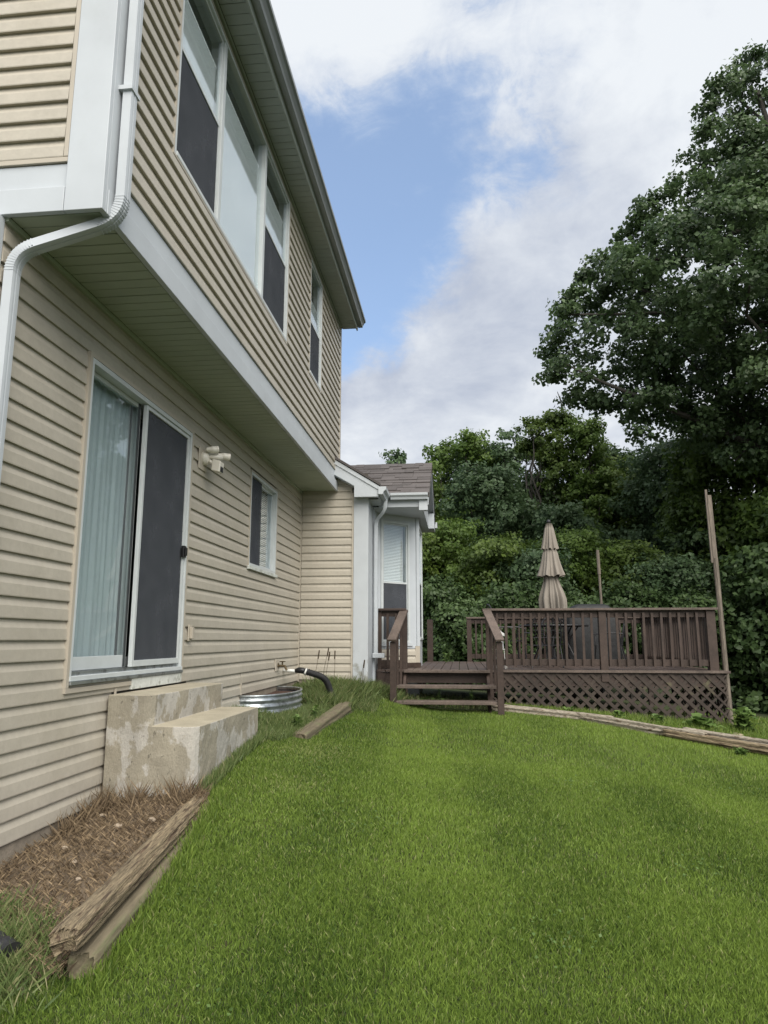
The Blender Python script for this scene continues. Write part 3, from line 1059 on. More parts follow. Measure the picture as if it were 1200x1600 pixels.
def door_panel(s0, s1, d, rs, rt, rb, m, pane, pm):
    q = MB()
    z0, z1 = dz0 + 0.077, dz1 - 0.037
    q.lbox(FL, s0, s0 + rs, d - 0.03, d, z0, z1)
    q.lbox(FL, s1 - rs, s1, d - 0.03, d, z0, z1)
    q.lbox(FL, s0 + rs, s1 - rs, d - 0.03, d, z1 - rt, z1)
    q.lbox(FL, s0 + rs, s1 - rs, d - 0.03, d, z0, z0 + rb)
    q.build('door_panel', m, sd, bevel=0.002)
    MB().lbox(FL, s0 + rs, s1 - rs, d - 0.018, d - 0.014, z0 + rb, z1 - rt).build(pane, pm, sd)


M['bronze'] = mat('dark_door_edge', (0.045, 0.05, 0.052), 0.5, var=0.1)
door_panel(d0 + 0.047, 5.06, -0.035, 0.018, 0.03, 0.085, M['vinyl'], 'pane', M['doorglass'])
MB().lbox(FL, 5.012, 5.038, -0.034, -0.028, dz0 + 0.08, dz1 - 0.04).build('door_edge', M['bronze'], sd)
door_panel(5.06, d1 - 0.047, -0.075, 0.06, 0.06, 0.07, M['vinyl'], 'pane', M['doorglass'])
door_panel(5.045, d1 - 0.05, 0.022, 0.032, 0.03, 0.045, M['vinyl'], 'insect_screen', M['screen'])
hd = MB()
hd.lbox(FL, 5.86, 5.92, 0.022, 0.045, 0.70, 0.80)
hd.lbox(FL, 5.872, 5.908, 0.045, 0.06, 0.715, 0.785)
hd.build('handle', M['black'], sd, bevel=0.004)
cv, cf = [], []
N = 150
for i in range(N + 1):
    s_ = 4.18 + (5.05 - 4.18) * i / N
    dd = -0.11 + 0.013 * math.sin(i * 0.33) + 0.007 * math.sin(i * 0.81 + 1)
    for z in (dz0 + 0.06, 0.4, 1.1, dz1):
        k = 1.0 if z < 1.0 else 0.6
        cv.append((WL - 0.11 + (dd + 0.11) * k, s_, z))
for i in range(N):
    for j in range(3):
        cf.append((i * 4 + j, (i + 1) * 4 + j, (i + 1) * 4 + j + 1, i * 4 + j + 1))
MB().add(cv, cf).build('curtain', M['curtain'], sd, smooth=True, fixn=False)
MB().lbox(FL, 5.035, d1 - 0.02, 0.0, 0.04, -0.352, dz0 - 0.004).build('door_kickboard', M['white_dirty'], house, bevel=0.003)

# ---- downspout at the near corner
sec = []
for a, b in [(-.040, -.028), (-.02, -.031), (-.02, -.028), (0, -.028), (0, -.031), (.02, -.031), (.02, -.028), (.040, -.028), (.040, .028), (.02, .031), (.02, .028), (0, .028), (0, .031), (-.02, .031), (-.02, .028), (-.04, .028)]:
    sec.append((a, b))


sec = [(a * 0.86, b * 0.9) for a, b in sec]


def bend(p, q, r, k, n=6):
    """rounded corner points between p->q->r"""
    p, q, r = Vector(p), Vector(q), Vector(r)
    a = q + (p - q).normalized() * k
    b = q + (r - q).normalized() * k
    return [a.lerp(q, t).lerp(q.lerp(b, t), t) for t in [i / n for i in range(n + 1)]]


pA, pB, pC, pD = (-1.782, 3.33, 5.10), (-1.782, 3.33, 2.235), (-2.335, 3.265, 2.035), (-2.335, 3.265, -1.0)
path = [pA] + bend(pA, pB, pC, 0.13) + bend(pB, pC, pD, 0.12) + [pD]
MB().sweep(path, sec, up=(1, 0, 0)).build('downspout', M['white'], house)
for seq in (bend(pA, pB, pC, 0.13, 14), bend(pB, pC, pD, 0.12, 14)):
    rb = MB()
    for i in range(len(seq) - 1):
        d = (seq[i + 1] - seq[i])
        rb.sweep([seq[i] + d * 0.3, seq[i] + d * 0.62], [(a * 1.05, b * 1.06) for a, b in sec], up=(1, 0, 0))
    tag(rb.build('downspout_elbow', M['white'], house), kind='stuff')
for z in (4.6, 3.0):
    MB().box(-1.83, -1.748, 3.28, 3.38, z, z + 0.025).build('downspout_strap', M['white'], house)

# ---- addition at the far end
XC = -1.35
siding(FA, WL + 0.035, -1.60, BOT2, 2.50, [], lip=0.78)
MB().box(WL - 0.1, XC - 0.02, FAR + 0.001, FAR + 0.12, -1.2, 2.5).build('wall', M['sheath'], house)
MB().lbox(FA, WL + 0.03, XC, 0.0, 0.003, -1.2, BOT2 - 0.01).build('foundation', M['found'], house)
MB().lbox(FA, -1.60, -1.575, 0.001, 0.028, BOT2 - 0.01, 2.2).build('siding_channel', M['siding_trim'], house)
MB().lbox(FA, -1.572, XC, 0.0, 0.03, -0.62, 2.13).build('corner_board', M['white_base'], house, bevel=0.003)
MB().box(XC - 0.02, XC, FAR + 0.002, 11.5, -0.62, 2.2).build('corner_board', M['white'], house)
# rake of the addition
rk = [(-1.93, 2.70), (-1.185, 2.235), (-1.185, 2.10), (-1.545, 2.10), (-1.545, 2.27), (-1.93, 2.50)]
MB().prism(rk, 'y', 10.30, 10.33).build('rake_board', M['white'], house, bevel=0.003)
MB().prism([(-1.93, 2.735), (-1.17, 2.26), (-1.17, 2.195), (-1.93, 2.665)], 'y', 10.285, 10.30).build('rake_board', M['white'], house, bevel=0.002)
MB().prism([(-1.93, 2.49), (-1.545, 2.26), (-1.545, 2.115), (-1.19, 2.115), (-1.19, 2.13), (-1.53, 2.13), (-1.53, 2.28), (-1.93, 2.51)], 'y', 10.33, FAR).build('rake_soffit', M['white'], house)
MB().prism([(-1.15, 2.262), (-1.15, 2.30), (-4.6, 4.45), (-4.6, 4.41)], 'y', 10.27, 13.9).build('roof', M['shingle'], house)
MB().box(-1.20, -1.18, 10.33, 10.95, 2.10, 2.24).build('fascia', M['white'], house)
gp = [(-1.178, 2.13), (-1.11, 2.13), (-1.10, 2.17), (-1.065, 2.20), (-1.06, 2.245), (-1.178, 2.245)]
MB().prism(gp, 'y', 10.27, 10.93).build('gutter', M['white'], house, bevel=0.002)
# bay with its own cross gable
BX = -0.70
B0, B1, B2, B3 = (XC, 11.42), (BX, 12.06), (BX, 13.2), (XC, 13.8)
L01 = math.hypot(B1[0] - B0[0], B1[1] - B0[1])
tb = ((B1[0] - B0[0]) / L01, (B1[1] - B0[1]) / L01)
FB = frame(B0[0], B0[1], tb[0], tb[1], tb[1], -tb[0])
BW = (0.10, L01 - 0.20, 0.0 - 0.05, 1.95)
bay = MB()
for (a, b, c, d) in ((0.0, L01, -1.2, BW[2]), (0.0, L01, BW[3], 2.15), (0.0, BW[0], BW[2], BW[3]), (BW[1], L01, BW[2], BW[3])):
    bay.lbox(FB, a, b, -0.1, 0.0, c, d)
bay.box(BX - 0.1, BX, B1[1], B2[1], -1.2, 0.0)
bay.box(BX - 0.1, BX, B1[1], B2[1], 1.95, 2.15)
bay.box(BX - 0.1, BX, B1[1], B1[1] + 0.1, 0.0, 1.95)
bay.box(BX - 0.1, BX, B2[1] - 0.1, B2[1], 0.0, 1.95)
bay.box(XC - 0.5, BX - 0.1, B2[1], B2[1] + 0.1, -1.2, 2.15)
bay.build('bay_wall', M['white'], house)
FBX = frame(BX, 0, 0, 1, 1, 0)
dh_window(FBX, B1[1] + 0.1, B2[1] - 0.1, 0.0, 1.95, [('hung', B1[1] + 0.14, B2[1] - 0.14, 0.98)], blind=True, proud=0.02, glass='lowglass')
dh_window(FB, *BW, [('hung', BW[0] + 0.04, BW[1] - 0.04, 0.93)], casing=0.04, blind=True, proud=0.022, glass='lowglass')
MB().lbox(FB, BW[0] - 0.04, BW[1] + 0.05, 0, 0.035, BW[2] - 0.05, BW[2] - 0.001).build('window_sill', M['white'], house)
zz = BW[2] - 0.08
MB().lbox(FB, 0.02, L01, 0.0, 0.012, BW[2] - 0.09, BW[2] - 0.052).build('bay_trim', M['white'], house)
siding(FB, 0.05, L01 - 0.09, -0.37, -0.15, [])
MB().lbox(FB, L01 - 0.088, L01 + 0.01, 0.0, 0.02, -0.37, BW[2] - 0.052).build('corner_trim', M['siding_trim'], house)
MB().lbox(FB, L01 - 0.05, L01 + 0.02, 0.0, 0.02, BW[2] - 0.052, 2.1).build('corner_board', M['white'], house, bevel=0.003)
MB().lbox(FB, 0.02, L01 + 0.02, 0.0, 0.035, -0.449, -0.372).build('skirting_board', M['deckwood'], house)
# bay roof
YE, YR, YB = 10.95, 12.40, 13.85
ZE, ZR = 2.26, 3.09
RX = -0.45
MB().prism([(YE - 0.03, ZE - 0.02), (YR, ZR - 0.02), (YB + 0.03, ZE - 0.02), (YB + 0.03, ZE - 0.06), (YR, ZR - 0.06), (YE - 0.03, ZE - 0.06)], 'x', -3.4, RX - 0.01).build('roof', M['shingle'], house)
slope = math.atan2(ZR - ZE, YR - YE)
Ls = math.hypot(ZR - ZE, YR - YE)
rows = 12
ex = Ls / rows
tabs = [MB().box(-w / 2, w / 2, -0.01, ex + 0.05, -0.010, 0.012).build('shingle', M['shingle'], house, base=(0, 0, 0)) for w in (0.30, 0.22, 0.15)]
for t_ in tabs:
    t_.location = (0, 0, 0)
first = [True] * 3
for k in range(rows):
    x = RX - 0.001 * k
    xx = RX
    while xx > -2.45:
        ti = random.choice((0, 0, 1, 2))
        w = (0.30, 0.22, 0.15)[ti]
        if xx - w < -2.7:
            break
        lift = random.uniform(0.0, 0.012)
        yy = YE - 0.03 + k * ex * math.cos(slope) + random.choice((0, 0, 0.012, -0.008))
        z_ = ZE + 0.004 + k * ex * math.sin(slope) + lift
        loc = (xx - w / 2, yy, z_)
        if first[ti]:
            o = tabs[ti]
            o.location = tuple(np.array(loc) - np.array(BASE[house.name]))
            first[ti] = False
        else:
            o = inst(tabs[ti], 'shingle', house, loc)
        o.rotation_euler = (slope - 0.045, 0, 0)
        xx -= w + 0.004
MB().prism([(YR - 0.12, ZR - 0.05), (YR, ZR + 0.025), (YR + 0.12, ZR - 0.05), (YR, ZR - 0.02)], 'x', -2.9, RX).build('ridge_cap', M['shingle'], house)
MB().box(-1.06, RX - 0.03, YE, YE + 0.02, 2.20, 2.25).build('fascia', M['white'], house)
gpy = [(YE - 0.001, 2.165), (YE - 0.07, 2.165), (YE - 0.08, 2.20), (YE - 0.11, 2.225), (YE - 0.115, 2.262), (YE - 0.001, 2.262)]
MB().prism(gpy, 'x', -1.055, RX - 0.02).build('gutter', M['white'], house, bevel=0.002)
MB().box(-1.25, -0.56, YE + 0.02, YE + 0.04, 2.06, 2.195).build('frieze_trim', M['white'], house)
MB().box(-2.0, -0.56, YE + 0.04, 13.7, 2.055, 2.07).build('bay_soffit', M['white'], house)
# gable end rakes, return box and gable wall of the bay
for (ya, yb, za, zb) in ((YE - 0.03, YR, ZE - 0.03, ZR - 0.03), (YB + 0.03, YR, ZE - 0.03, ZR - 0.03)):
    MB().prism([(ya, za), (yb, zb), (yb, zb - 0.15), (ya, za - 0.15)], 'x', RX - 0.025, RX - 0.012).build('rake_board', M['white'], house)
    MB().prism([(ya, za + 0.012), (yb, zb + 0.012), (yb, zb - 0.03), (ya, za - 0.03)], 'x', RX - 0.010, RX).build('drip_edge', M['sheath'], house)
MB().prism([(YE + 0.1, 2.07), (YB - 0.1, 2.07), (YR, 2.92)], 'x', -0.60, -0.57).build('gable_wall', M['white'], house)
MB().box(-0.72, RX - 0.012, 13.35, 13.85, 2.08, 2.37).build('rake_return', M['white'], house, bevel=0.004)
MB().box(RX - 0.012, RX + 0.03, 13.80, 13.92, 2.16, 2.27).build('gutter_cap', M['white'], house)
MB().box(RX - 0.16, RX - 0.026, YE - 0.02, YE + 0.10, 2.0, 2.16).build('rake_return', M['white'], house)
MB().box(-1.36, -1.201, FAR + 0.002, YE + 0.02, 2.085, 2.10).build('eave_soffit', M['white'], house)
MB().prism([(YE, ZE - 0.10), (YR, ZR - 0.10), (YB, ZE - 0.10), (YB, ZE - 0.12), (YR, ZR - 0.12), (YE, ZE - 0.12)], 'x', -0.62, RX - 0.027).build('rake_soffit', M['white'], house)
# bay downspout
qA, qB, qC, qD = (-1.12, 10.80, 2.20), (-1.13, 10.80, 1.98), (-1.29, 10.98, 1.86), (-1.29, 10.98, -0.2)
MB().sweep([qA] + bend(qA, qB, qC, 0.09) + bend(qB, qC, qD, 0.09) + [qD], [(a * 0.85, b * 0.95) for a, b in sec], up=(1, 0, 0)).build('downspout', M['white'], house)
MB().box(-1.34, -1.16, 10.93, 11.03, -0.27, -0.20).build('downspout_elbow', M['white'], house, bevel=0.005)
MB().box(XC + 0.0, XC + 0.03, 11.06, 11.40, -0.62, 2.08).build('bay_trim', M['white'], house)

# ---- small fittings fixed to the house wall
fit = MB()
fit.lbox(FL, 6.09, 6.17, 0.022, 0.034, -0.01, 0.13)
fit.lbox(FL, 6.105, 6.155, 0.034, 0.062, 0.01, 0.11)
fit.build('outlet_box', M['siding_trim'], house, bevel=0.004)
MB().lbox(FL, 9.13, 9.30, 0.018, 0.032, -0.40, -0.25).build('mounting_block', M['siding_trim'], house, bevel=0.004)
fc = MB()
fc.tube([(WL + 0.03, 9.24, -0.33), (WL + 0.13, 9.24, -0.335)], 0.014)
fc.tube([(WL + 0.12, 9.24, -0.33), (WL + 0.15, 9.24, -0.39)], 0.015)
fc.tube([(WL + 0.09, 9.24, -0.33), (WL + 0.09, 9.24, -0.285)], 0.010)
fc.lathe((WL + 0.09, 9.24, -0.285), [(0.01, 0), (0.035, 0.002), (0.037, 0.012), (0.01, 0.015)], 12, 6, 0.12)
fc.tube([(WL + 0.032, 9.24, -0.33), (WL + 0.04, 9.24, -0.33)], 0.035, 12)
fc.build('tap', M['brass'], house)

# ------------------------------------------------------------------ security floodlight
sl = empty('security_light', (WL + 0.02, 6.25, 1.66), 'cream twin-head security floodlight on the beige wall beside the sliding door', 'light')
MB().lbox(FL, 6.15, 6.35, 0.020, 0.032, 1.56, 1.77).build('mounting_block', M['siding_trim'], sl, bevel=0.004)
q = MB()
q.tube([(WL + 0.03, 6.27, 1.68), (WL + 0.05, 6.27, 1.68), (WL + 0.075, 6.27, 1.68), (WL + 0.085, 6.27, 1.68)], 0.068, 24, radii=[1, 1, 0.8, 0.45])
q.build('base_plate', M['lamp'], sl, smooth=False)
q = MB()
q.tube([(WL + 0.07, 6.27, 1.69), (WL + 0.13, 6.30, 1.70), (WL + 0.18, 6.35, 1.70)], 0.022, 12)
q.tube([(WL + 0.07, 6.27, 1.66), (WL + 0.12, 6.27, 1.63)], 0.018, 12)
q.build('arm', M['lamp'], sl, smooth=True)


def lamp_head(p, q_, r):
    p, q_ = Vector(p), Vector(q_)
    d = q_ - p
    h = MB()
    h.tube([p, p + d * 0.08, p + d * 0.35, p + d * 0.6, q_], r, 20, radii=[0.35, 0.55, 0.7, 0.98, 1.02])
    h.tube([q_ - d * 0.02, q_ + d * 0.16], r * 1.08, 20)
    h.build('lamp_head', M['lamp'], sl, bevel=0.002)


lamp_head((WL + 0.07, 6.20, 1.745), (WL + 0.15, 6.26, 1.757), 0.034)
lamp_head((WL + 0.13, 6.35, 1.73), (WL + 0.215, 6.41, 1.722), 0.034)
q = MB()
q.add([(WL + 0.11, 6.25, 1.56), (WL + 0.19, 6.25, 1.54), (WL + 0.19, 6.36, 1.54), (WL + 0.11, 6.36, 1.56),
       (WL + 0.12, 6.25, 1.67), (WL + 0.20, 6.25, 1.645), (WL + 0.20, 6.36, 1.645), (WL + 0.12, 6.36, 1.67)],
      [(0, 3, 2, 1), (4, 5, 6, 7), (0, 1, 5, 4), (1, 2, 6, 5), (2, 3, 7, 6), (3, 0, 4, 7)])
q.build('motion_sensor', M['lamp'], sl, bevel=0.008)
MB().box(WL + 0.191, WL + 0.197, 6.27, 6.34, 1.55, 1.60).build('sensor_lens', M['black'], sl)

# ------------------------------------------------------------------ concrete steps
SX, SY, SZ = 0.0317, 0.0458, 0.05
SNX, SNY, SNZ = 20, 31, 17
sx0, sy0, sz0 = WL + 0.035, 4.70, -1.215


def s_top(i):
    return SNZ if i < 10 else SNZ - 4


vid, vs_, fs, tread = {}, [], [], []


def SV(i, j, k):
    if (i, j, k) in vid:
        return vid[(i, j, k)]
    x, y, z = sx0 + i * SX, sy0 + j * SY, sz0 + k * SZ
    # rounded near corner of each step
    xe = sx0 + (10 if k > SNZ - 4 else 20) * SX
    r = 0.075
    u, v = x - (xe - r), (sy0 + r) - y
    if u > 0 and v > 0:
        m_ = max(u, v)
        q_ = math.hypot(u, v)
        x, y = xe - r + u * m_ / q_, sy0 + r - v * m_ / q_
    wr = 0.007 * (float(vnoise(x * 3 + y, z * 2, 6, 3)) - 0.5) + 0.004 * (float(vnoise(x * 2 + y * 3, z * 3, 17, 5)) - 0.5)
    if i in (10, 20):
        x += wr
    if j == 0:
        y += wr
    if k in (SNZ, SNZ - 4):
        z += 0.004 * (float(vnoise(x, y, 5, 8)) - 0.5)
    vid[(i, j, k)] = len(vs_)
    vs_.append((x, y, z))
    return vid[(i, j, k)]


for i in range(SNX):
    for j in range(SNY):
        k = s_top(i)
        fs.append((SV(i, j, k), SV(i + 1, j, k), SV(i + 1, j + 1, k), SV(i, j + 1, k)))
        tread.append(1)
for i in range(SNX):
    for k in range(s_top(i)):
        fs.append((SV(i, 0, k), SV(i + 1, 0, k), SV(i + 1, 0, k + 1), SV(i, 0, k + 1)))
        fs.append((SV(i, SNY, k), SV(i, SNY, k + 1), SV(i + 1, SNY, k + 1), SV(i + 1, SNY, k)))
        tread += [0, 0]
for j in range(SNY):
    for k in range(SNZ):
        if k >= SNZ - 4:
            fs.append((SV(10, j, k), SV(10, j + 1, k), SV(10, j + 1, k + 1), SV(10, j, k + 1)))
        else:
            fs.append((SV(20, j, k), SV(20, j + 1, k), SV(20, j + 1, k + 1), SV(20, j, k + 1)))
        fs.append((SV(0, j, k), SV(0, j, k + 1), SV(0, j + 1, k + 1), SV(0, j + 1, k)))
        tread += [0, 0]
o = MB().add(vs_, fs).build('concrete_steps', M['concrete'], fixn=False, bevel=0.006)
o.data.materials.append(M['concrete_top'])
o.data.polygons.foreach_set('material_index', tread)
tag(o, 'two worn tan concrete steps under the sliding door', 'steps')

# ------------------------------------------------------------------ timbers


def timber(name, p, q_, w, h, m, seed, rough, label, group=None, rot=0.0, parent=None, cat='timber', chew=0.0):
    p, q_ = Vector(p), Vector(q_)
    L = (q_ - p).length
    rs = np.random.default_rng(seed)
    n, k = int(L / 0.03), 44
    ths = np.linspace(0, 2 * np.pi, k, endpoint=False) + 0.11
    ph = rs.uniform(0, 6.28, 8)
    cr_ = [(rs.uniform(0, 6.28), rs.uniform(0.1, 0.35), rs.uniform(0.5, 3), rs.uniform(0.4, 1.0)) for _ in range(9)]
    ends = rs.uniform(-0.05, 0.03, k) * (1 if rough > 0.12 else 0.3)
    V = []
    for i in range(n + 1):
        s_ = L * i / n
        for j, th in enumerate(ths):
            c, s2 = math.cos(th), math.sin(th)
            m_ = (abs(c) ** 5 + abs(s2) ** 5) ** (-1 / 5)
            g = 1 + rough * (0.5 * math.sin(7 * th + ph[0] + 0.4 * math.sin(s_ * 2 + ph[1])) + 0.7 * (vnoise(s_ * 1.1, th * 2.2, 2.5, seed) - 0.6) + 0.5 * (vnoise(s_ * 0.8, th * 7, 3.2, seed + 3) - 0.5))
            for c0, am, fq, dp_ in cr_:
                dth = (th - c0 - am * math.sin(s_ * fq + c0) + math.pi) % (2 * math.pi) - math.pi
                on = max(0.0, float(vnoise(s_, c0, 1.3, seed)) - 0.3) * 1.8
                g -= rough * 1.3 * dp_ * on * math.exp(-(dth / 0.07) ** 2)
            if chew and 0.12 < s_ / L < 0.95 and c > 0.2 and -0.75 < s2 < 0.75:
                hole = vnoise(s_, 0.5, 1.7, seed + 9)
                if hole > 0.5:
                    g *= 1 - chew * min(1, (hole - 0.5) * 5) * (1 - abs(s2))
            e = 1.0
            if i in (0, n):
                e = 0.90
            V.append((s_ + (ends[j] + rs.uniform(-0.012, 0.012) if i in (0, n) else 0), c * m_ * w / 2 * g * e, s2 * m_ * h / 2 * g * e))
    V = np.array(V)
    fs = []
    for i in range(n):
        for j in range(k):
            fs.append((i * k + j, (i + 1) * k + j, (i + 1) * k + (j + 1) % k, i * k + (j + 1) % k))
    fs.append(tuple(range(k)))
    fs.append(tuple(reversed(range(n * k, (n + 1) * k))))
    me = bpy.data.meshes.new(name)
    me.from_pydata([tuple(v) for v in V], [], fs)
    me.materials.append(m)
    me.polygons.foreach_set('use_smooth', [True] * len(me.polygons))
    me.polygons[-1].use_smooth = False
    me.polygons[-2].use_smooth = False
    o = bpy.data.objects.new(name, me)
    C.objects.link(o)
    d = (q_ - p).normalized()
    o.location = p
    o.rotation_mode = 'QUATERNION'
    o.rotation_quaternion = Vector((1, 0, 0)).rotation_difference(d)
    tag(o, label, cat, group)
    return o


timber('landscape_timber', (-1.445, 2.80, -1.21), (-1.61, 4.62, -1.095), 0.11, 0.10, M['timber_pale'], 3, 0.10,
       'pale soil-stained lower timber edging the mulch bed, under the rotten one', 'landscape timbers')
timber('landscape_timber', (-1.475, 2.73, -1.095), (-1.685, 4.72, -1.015), 0.115, 0.085, M['timber'], 5, 0.18,
       'rotten grooved brown timber on top of the mulch bed edging near the steps', 'landscape timbers', chew=0.45)
timber('landscape_timber', (-1.50, 6.70, -0.915), (-1.52, 9.60, -0.865), 0.14, 0.14, M['timber_pale'], 8, 0.10,
       'mossy timber edging the weedy bed between the steps and the deck', 'landscape timbers')
timber('landscape_timber', (0.50, 11.02, -0.995), (2.02, 10.22, -1.075), 0.15, 0.12, M['timber_grey'], 12, 0.16,
       'grey split timber running from the deck stairs along the lawn', 'landscape timbers')
timber('landscape_timber', (1.62, 10.42, -1.05), (2.92, 9.22, -1.165), 0.13, 0.12, M['timber_grey'], 14, 0.2,
       'cracked middle timber of the lawn edging in front of the deck', 'landscape timbers')
timber('landscape_timber', (2.52, 9.52, -1.14), (4.3, 8.05, -1.30), 0.12, 0.10, M['timber'], 16, 0.2,
       'brown timber of the lawn edging running out of view on the right', 'landscape timbers')
timber('landscape_timber', (2.75, 9.55, -1.12), (4.5, 8.20, -1.27), 0.11, 0.09, M['timber_grey'], 18, 0.2,
       'grey timber lying just behind the brown one at the right end of the edging', 'landscape timbers')

# ------------------------------------------------------------------ window well
ww = empty('window_well', (-2.15, 8.45, -0.9), 'corrugated galvanised window well against the foundation', 'window well')
pts = []
for i in range(33):
    th = math.pi * i / 32
    pts.append((WL + 0.02 + 0.46 * math.sin(th) ** 0.8, 8.48 - 0.80 * math.cos(th)))
zs = np.arange(-1.2, -0.60, 0.0125)
vs_, fs = [], []
for j, z in enumerate(zs):
    off = 0.013 * math.sin((z + 0.6) / 0.068 * 2 * math.pi)
    for i, (x, y) in enumerate(pts):
        th = math.pi * i / 32
        vs_.append((x + off * math.sin(th), y - off * math.cos(th), z))
nn = len(pts)
for j in range(len(zs) - 1):
    for i in range(nn - 1):
        fs.append((j * nn + i, j * nn + i + 1, (j + 1) * nn + i + 1, (j + 1) * nn + i))
MB().add(vs_, fs).build('well_wall', M['galv'], ww, smooth=True, fixn=False)
MB().tube([(x, y, -0.60) for x, y in pts], 0.012, 8).build('rim', M['galv'], ww, smooth=True)
MB().add([(WL + 0.02, 8.48, -0.655)] + [(x - 0.01, y, -0.65) for x, y in pts], [(0, i + 1, i + 2) for i in range(nn - 1)]).build('leaf_fill', M['wellfill'], ww)

# ------------------------------------------------------------------ sump discharge pipe
dp = empty('drain_pipe', (-2.0, 9.6, -0.7), 'black corrugated drain hose on a white pipe stub beside the tap', 'pipe')
MB().tube([(WL + 0.02, 9.55, -0.405), (WL + 0.20, 9.55, -0.410)], 0.022, 12).build('pipe_stub', M['pvc'], dp, smooth=True)
MB().tube([(WL + 0.19, 9.55, -0.41), (WL + 0.24, 9.55, -0.40), (WL + 0.29, 9.555, -0.405), (WL + 0.33, 9.56, -0.42)], 0.036, 14, radii=[0.7, 1.1, 1.15, 1.0]).build('coupling', M['black'], dp, smooth=True)
MB().tube([(WL + 0.325, 9.56, -0.418), (WL + 0.345, 9.56, -0.425)], 0.048, 16).build('clamp', M['pvc'], dp)
P_ = [Vector((WL + 0.34, 9.56, -0.42)), Vector((WL + 0.62, 9.56, -0.49)), Vector((WL + 0.60, 9.6, -0.50)), Vector((WL + 0.68, 9.62, -0.74))]
path, rad = [], []
for i in range(121):
    t = i / 120
    p = P_[0] * (1 - t) ** 3 + P_[1] * 3 * t * (1 - t) ** 2 + P_[2] * 3 * t * t * (1 - t) + P_[3] * t ** 3
    path.append(p)
    rad.append(1.0 if i % 4 < 2 else 0.86)
MB().tube(path, 0.046, 14, radii=rad).build('corrugated_hose', M['blackpipe'], dp)

# black drain end at the lower left
be = empty('drain_outlet', (-1.86, 2.88, -1.27), 'black plastic drain outlet in the grass at the near end of the bed', 'pipe')
path, rad = [], []
for i in range(41):
    t = i / 40
    path.append(Vector((-2.35 + 0.60 * t, 3.10 - 0.27 * t, -1.12 - 0.09 * t)))
    rad.append(1.0 if i % 4 < 2 else 0.90)
MB().tube(path, 0.06, 16, radii=rad).build('corrugated_hose', M['blackpipe'], be)

# ------------------------------------------------------------------ deck
DZ = -0.45
DY, DYB = 11.2, 15.4
DX0, DX1 = -1.31, 3.86
deck = empty('deck', (1.5, 13.0, -1.1), 'raised dark brown wooden deck with railings, stairs and lattice skirt', 'deck')
# boards
x = DX0
i = 0
while x < DX1 - 0.05:
    y1 = DYB
    if x + 0.07 < BX:
        y1 = max(DY + 0.15, B0[1] + (x - B0[0]) / (B1[0] - B0[0]) * (B1[1] - B0[1]) - 0.05)
    MB().box(x + 0.004, x + 0.138, DY - 0.03 + random.uniform(-0.004, 0.004), y1, DZ - 0.038 + random.uniform(-0.003, 0.003), DZ + random.uniform(-0.003, 0.003)).build('deck_board', M['deckboard'], deck, bevel=0.004)
    x += 0.142
MB().box(0.47, DX1 + 0.01, DY - 0.052, DY - 0.032, DZ - 0.034, DZ + 0.004).build('edge_board', M['edgewood'], deck)
MB().box(0.47, DX1 - 0.01, DY, DY + 0.04, DZ - 0.235, DZ - 0.042).build('rim_joist', M['deckwood'], deck)
MB().box(DX0, -0.90, DY, DY + 0.04, DZ - 0.42, DZ - 0.042).build('rim_joist', M['deckwood'], deck)
MB().box(DX1 - 0.04, DX1, DY + 0.04, DYB, DZ - 0.235, DZ - 0.042).build('rim_joist', M['deckwood'], deck)
MB().box(-0.9, 0.47, DY + 0.02, DY + 0.06, DZ - 0.20, DZ - 0.042).build('rim_joist', M['deckwood'], deck)
for jx in (-0.6, 0.0, 0.8, 1.6, 2.4, 3.2):
    MB().box(jx, jx + 0.04, DY + 0.07, DYB - 0.02, DZ - 0.235, DZ - 0.043).build('joist', M['deckwood'], deck)
for (px_, py_) in ((0.6, 12.5), (2.2, 12.5), (3.7, 12.5), (0.6, 15), (2.2, 15), (3.7, 15)):
    MB().box(px_, px_ + 0.09, py_, py_ + 0.09, -2.0, DZ - 0.24).build('support_post', M['deckwood'], deck)


def slat_clip(x0, x1, za, zb, c, sgn):
    """segment of the line x = c + sgn*z inside the box"""
    lo, hi = za, zb
    for bound, side in ((x0, 1), (x1, -1)):
        zc = (bound - c) * sgn
        if side * sgn > 0:
            lo = max(lo, zc)
        else:
            hi = min(hi, zc)
    return (lo, hi) if hi - lo > 0.03 else None


def lattice(Fr, s0, s1, z0f, z1, d):
    for sgn, dd in ((1, d), (-1, d + 0.008)):
        c = s0 - 3
        while c < s1 + 3:
            zlo = z0f
            r = slat_clip(s0, s1, zlo, z1, c, sgn)
            if r:
                lo, hi = r
                sa, sb = c + sgn * lo, c + sgn * hi
                w = 0.024 * 1.414
                ox, oy, tx, ty, nx, ny = Fr
                vs2 = []
                for dq in (dd, dd + 0.006):
                    for (s_, z_) in ((sa - w, lo), (sa + w, lo), (sb + w, hi), (sb - w, hi)):
                        s2 = min(max(s_, s0), s1)
                        vs2.append((ox + tx * s2 + nx * dq, oy + ty * s2 + ny * dq, z_))
                MB().add(vs2, [(0, 1, 2, 3), (7, 6, 5, 4), (0, 4, 5, 1), (1, 5, 6, 2), (2, 6, 7, 3), (3, 7, 4, 0)]).build('lattice_slat', M['lattice'], deck)
            c += 0.165


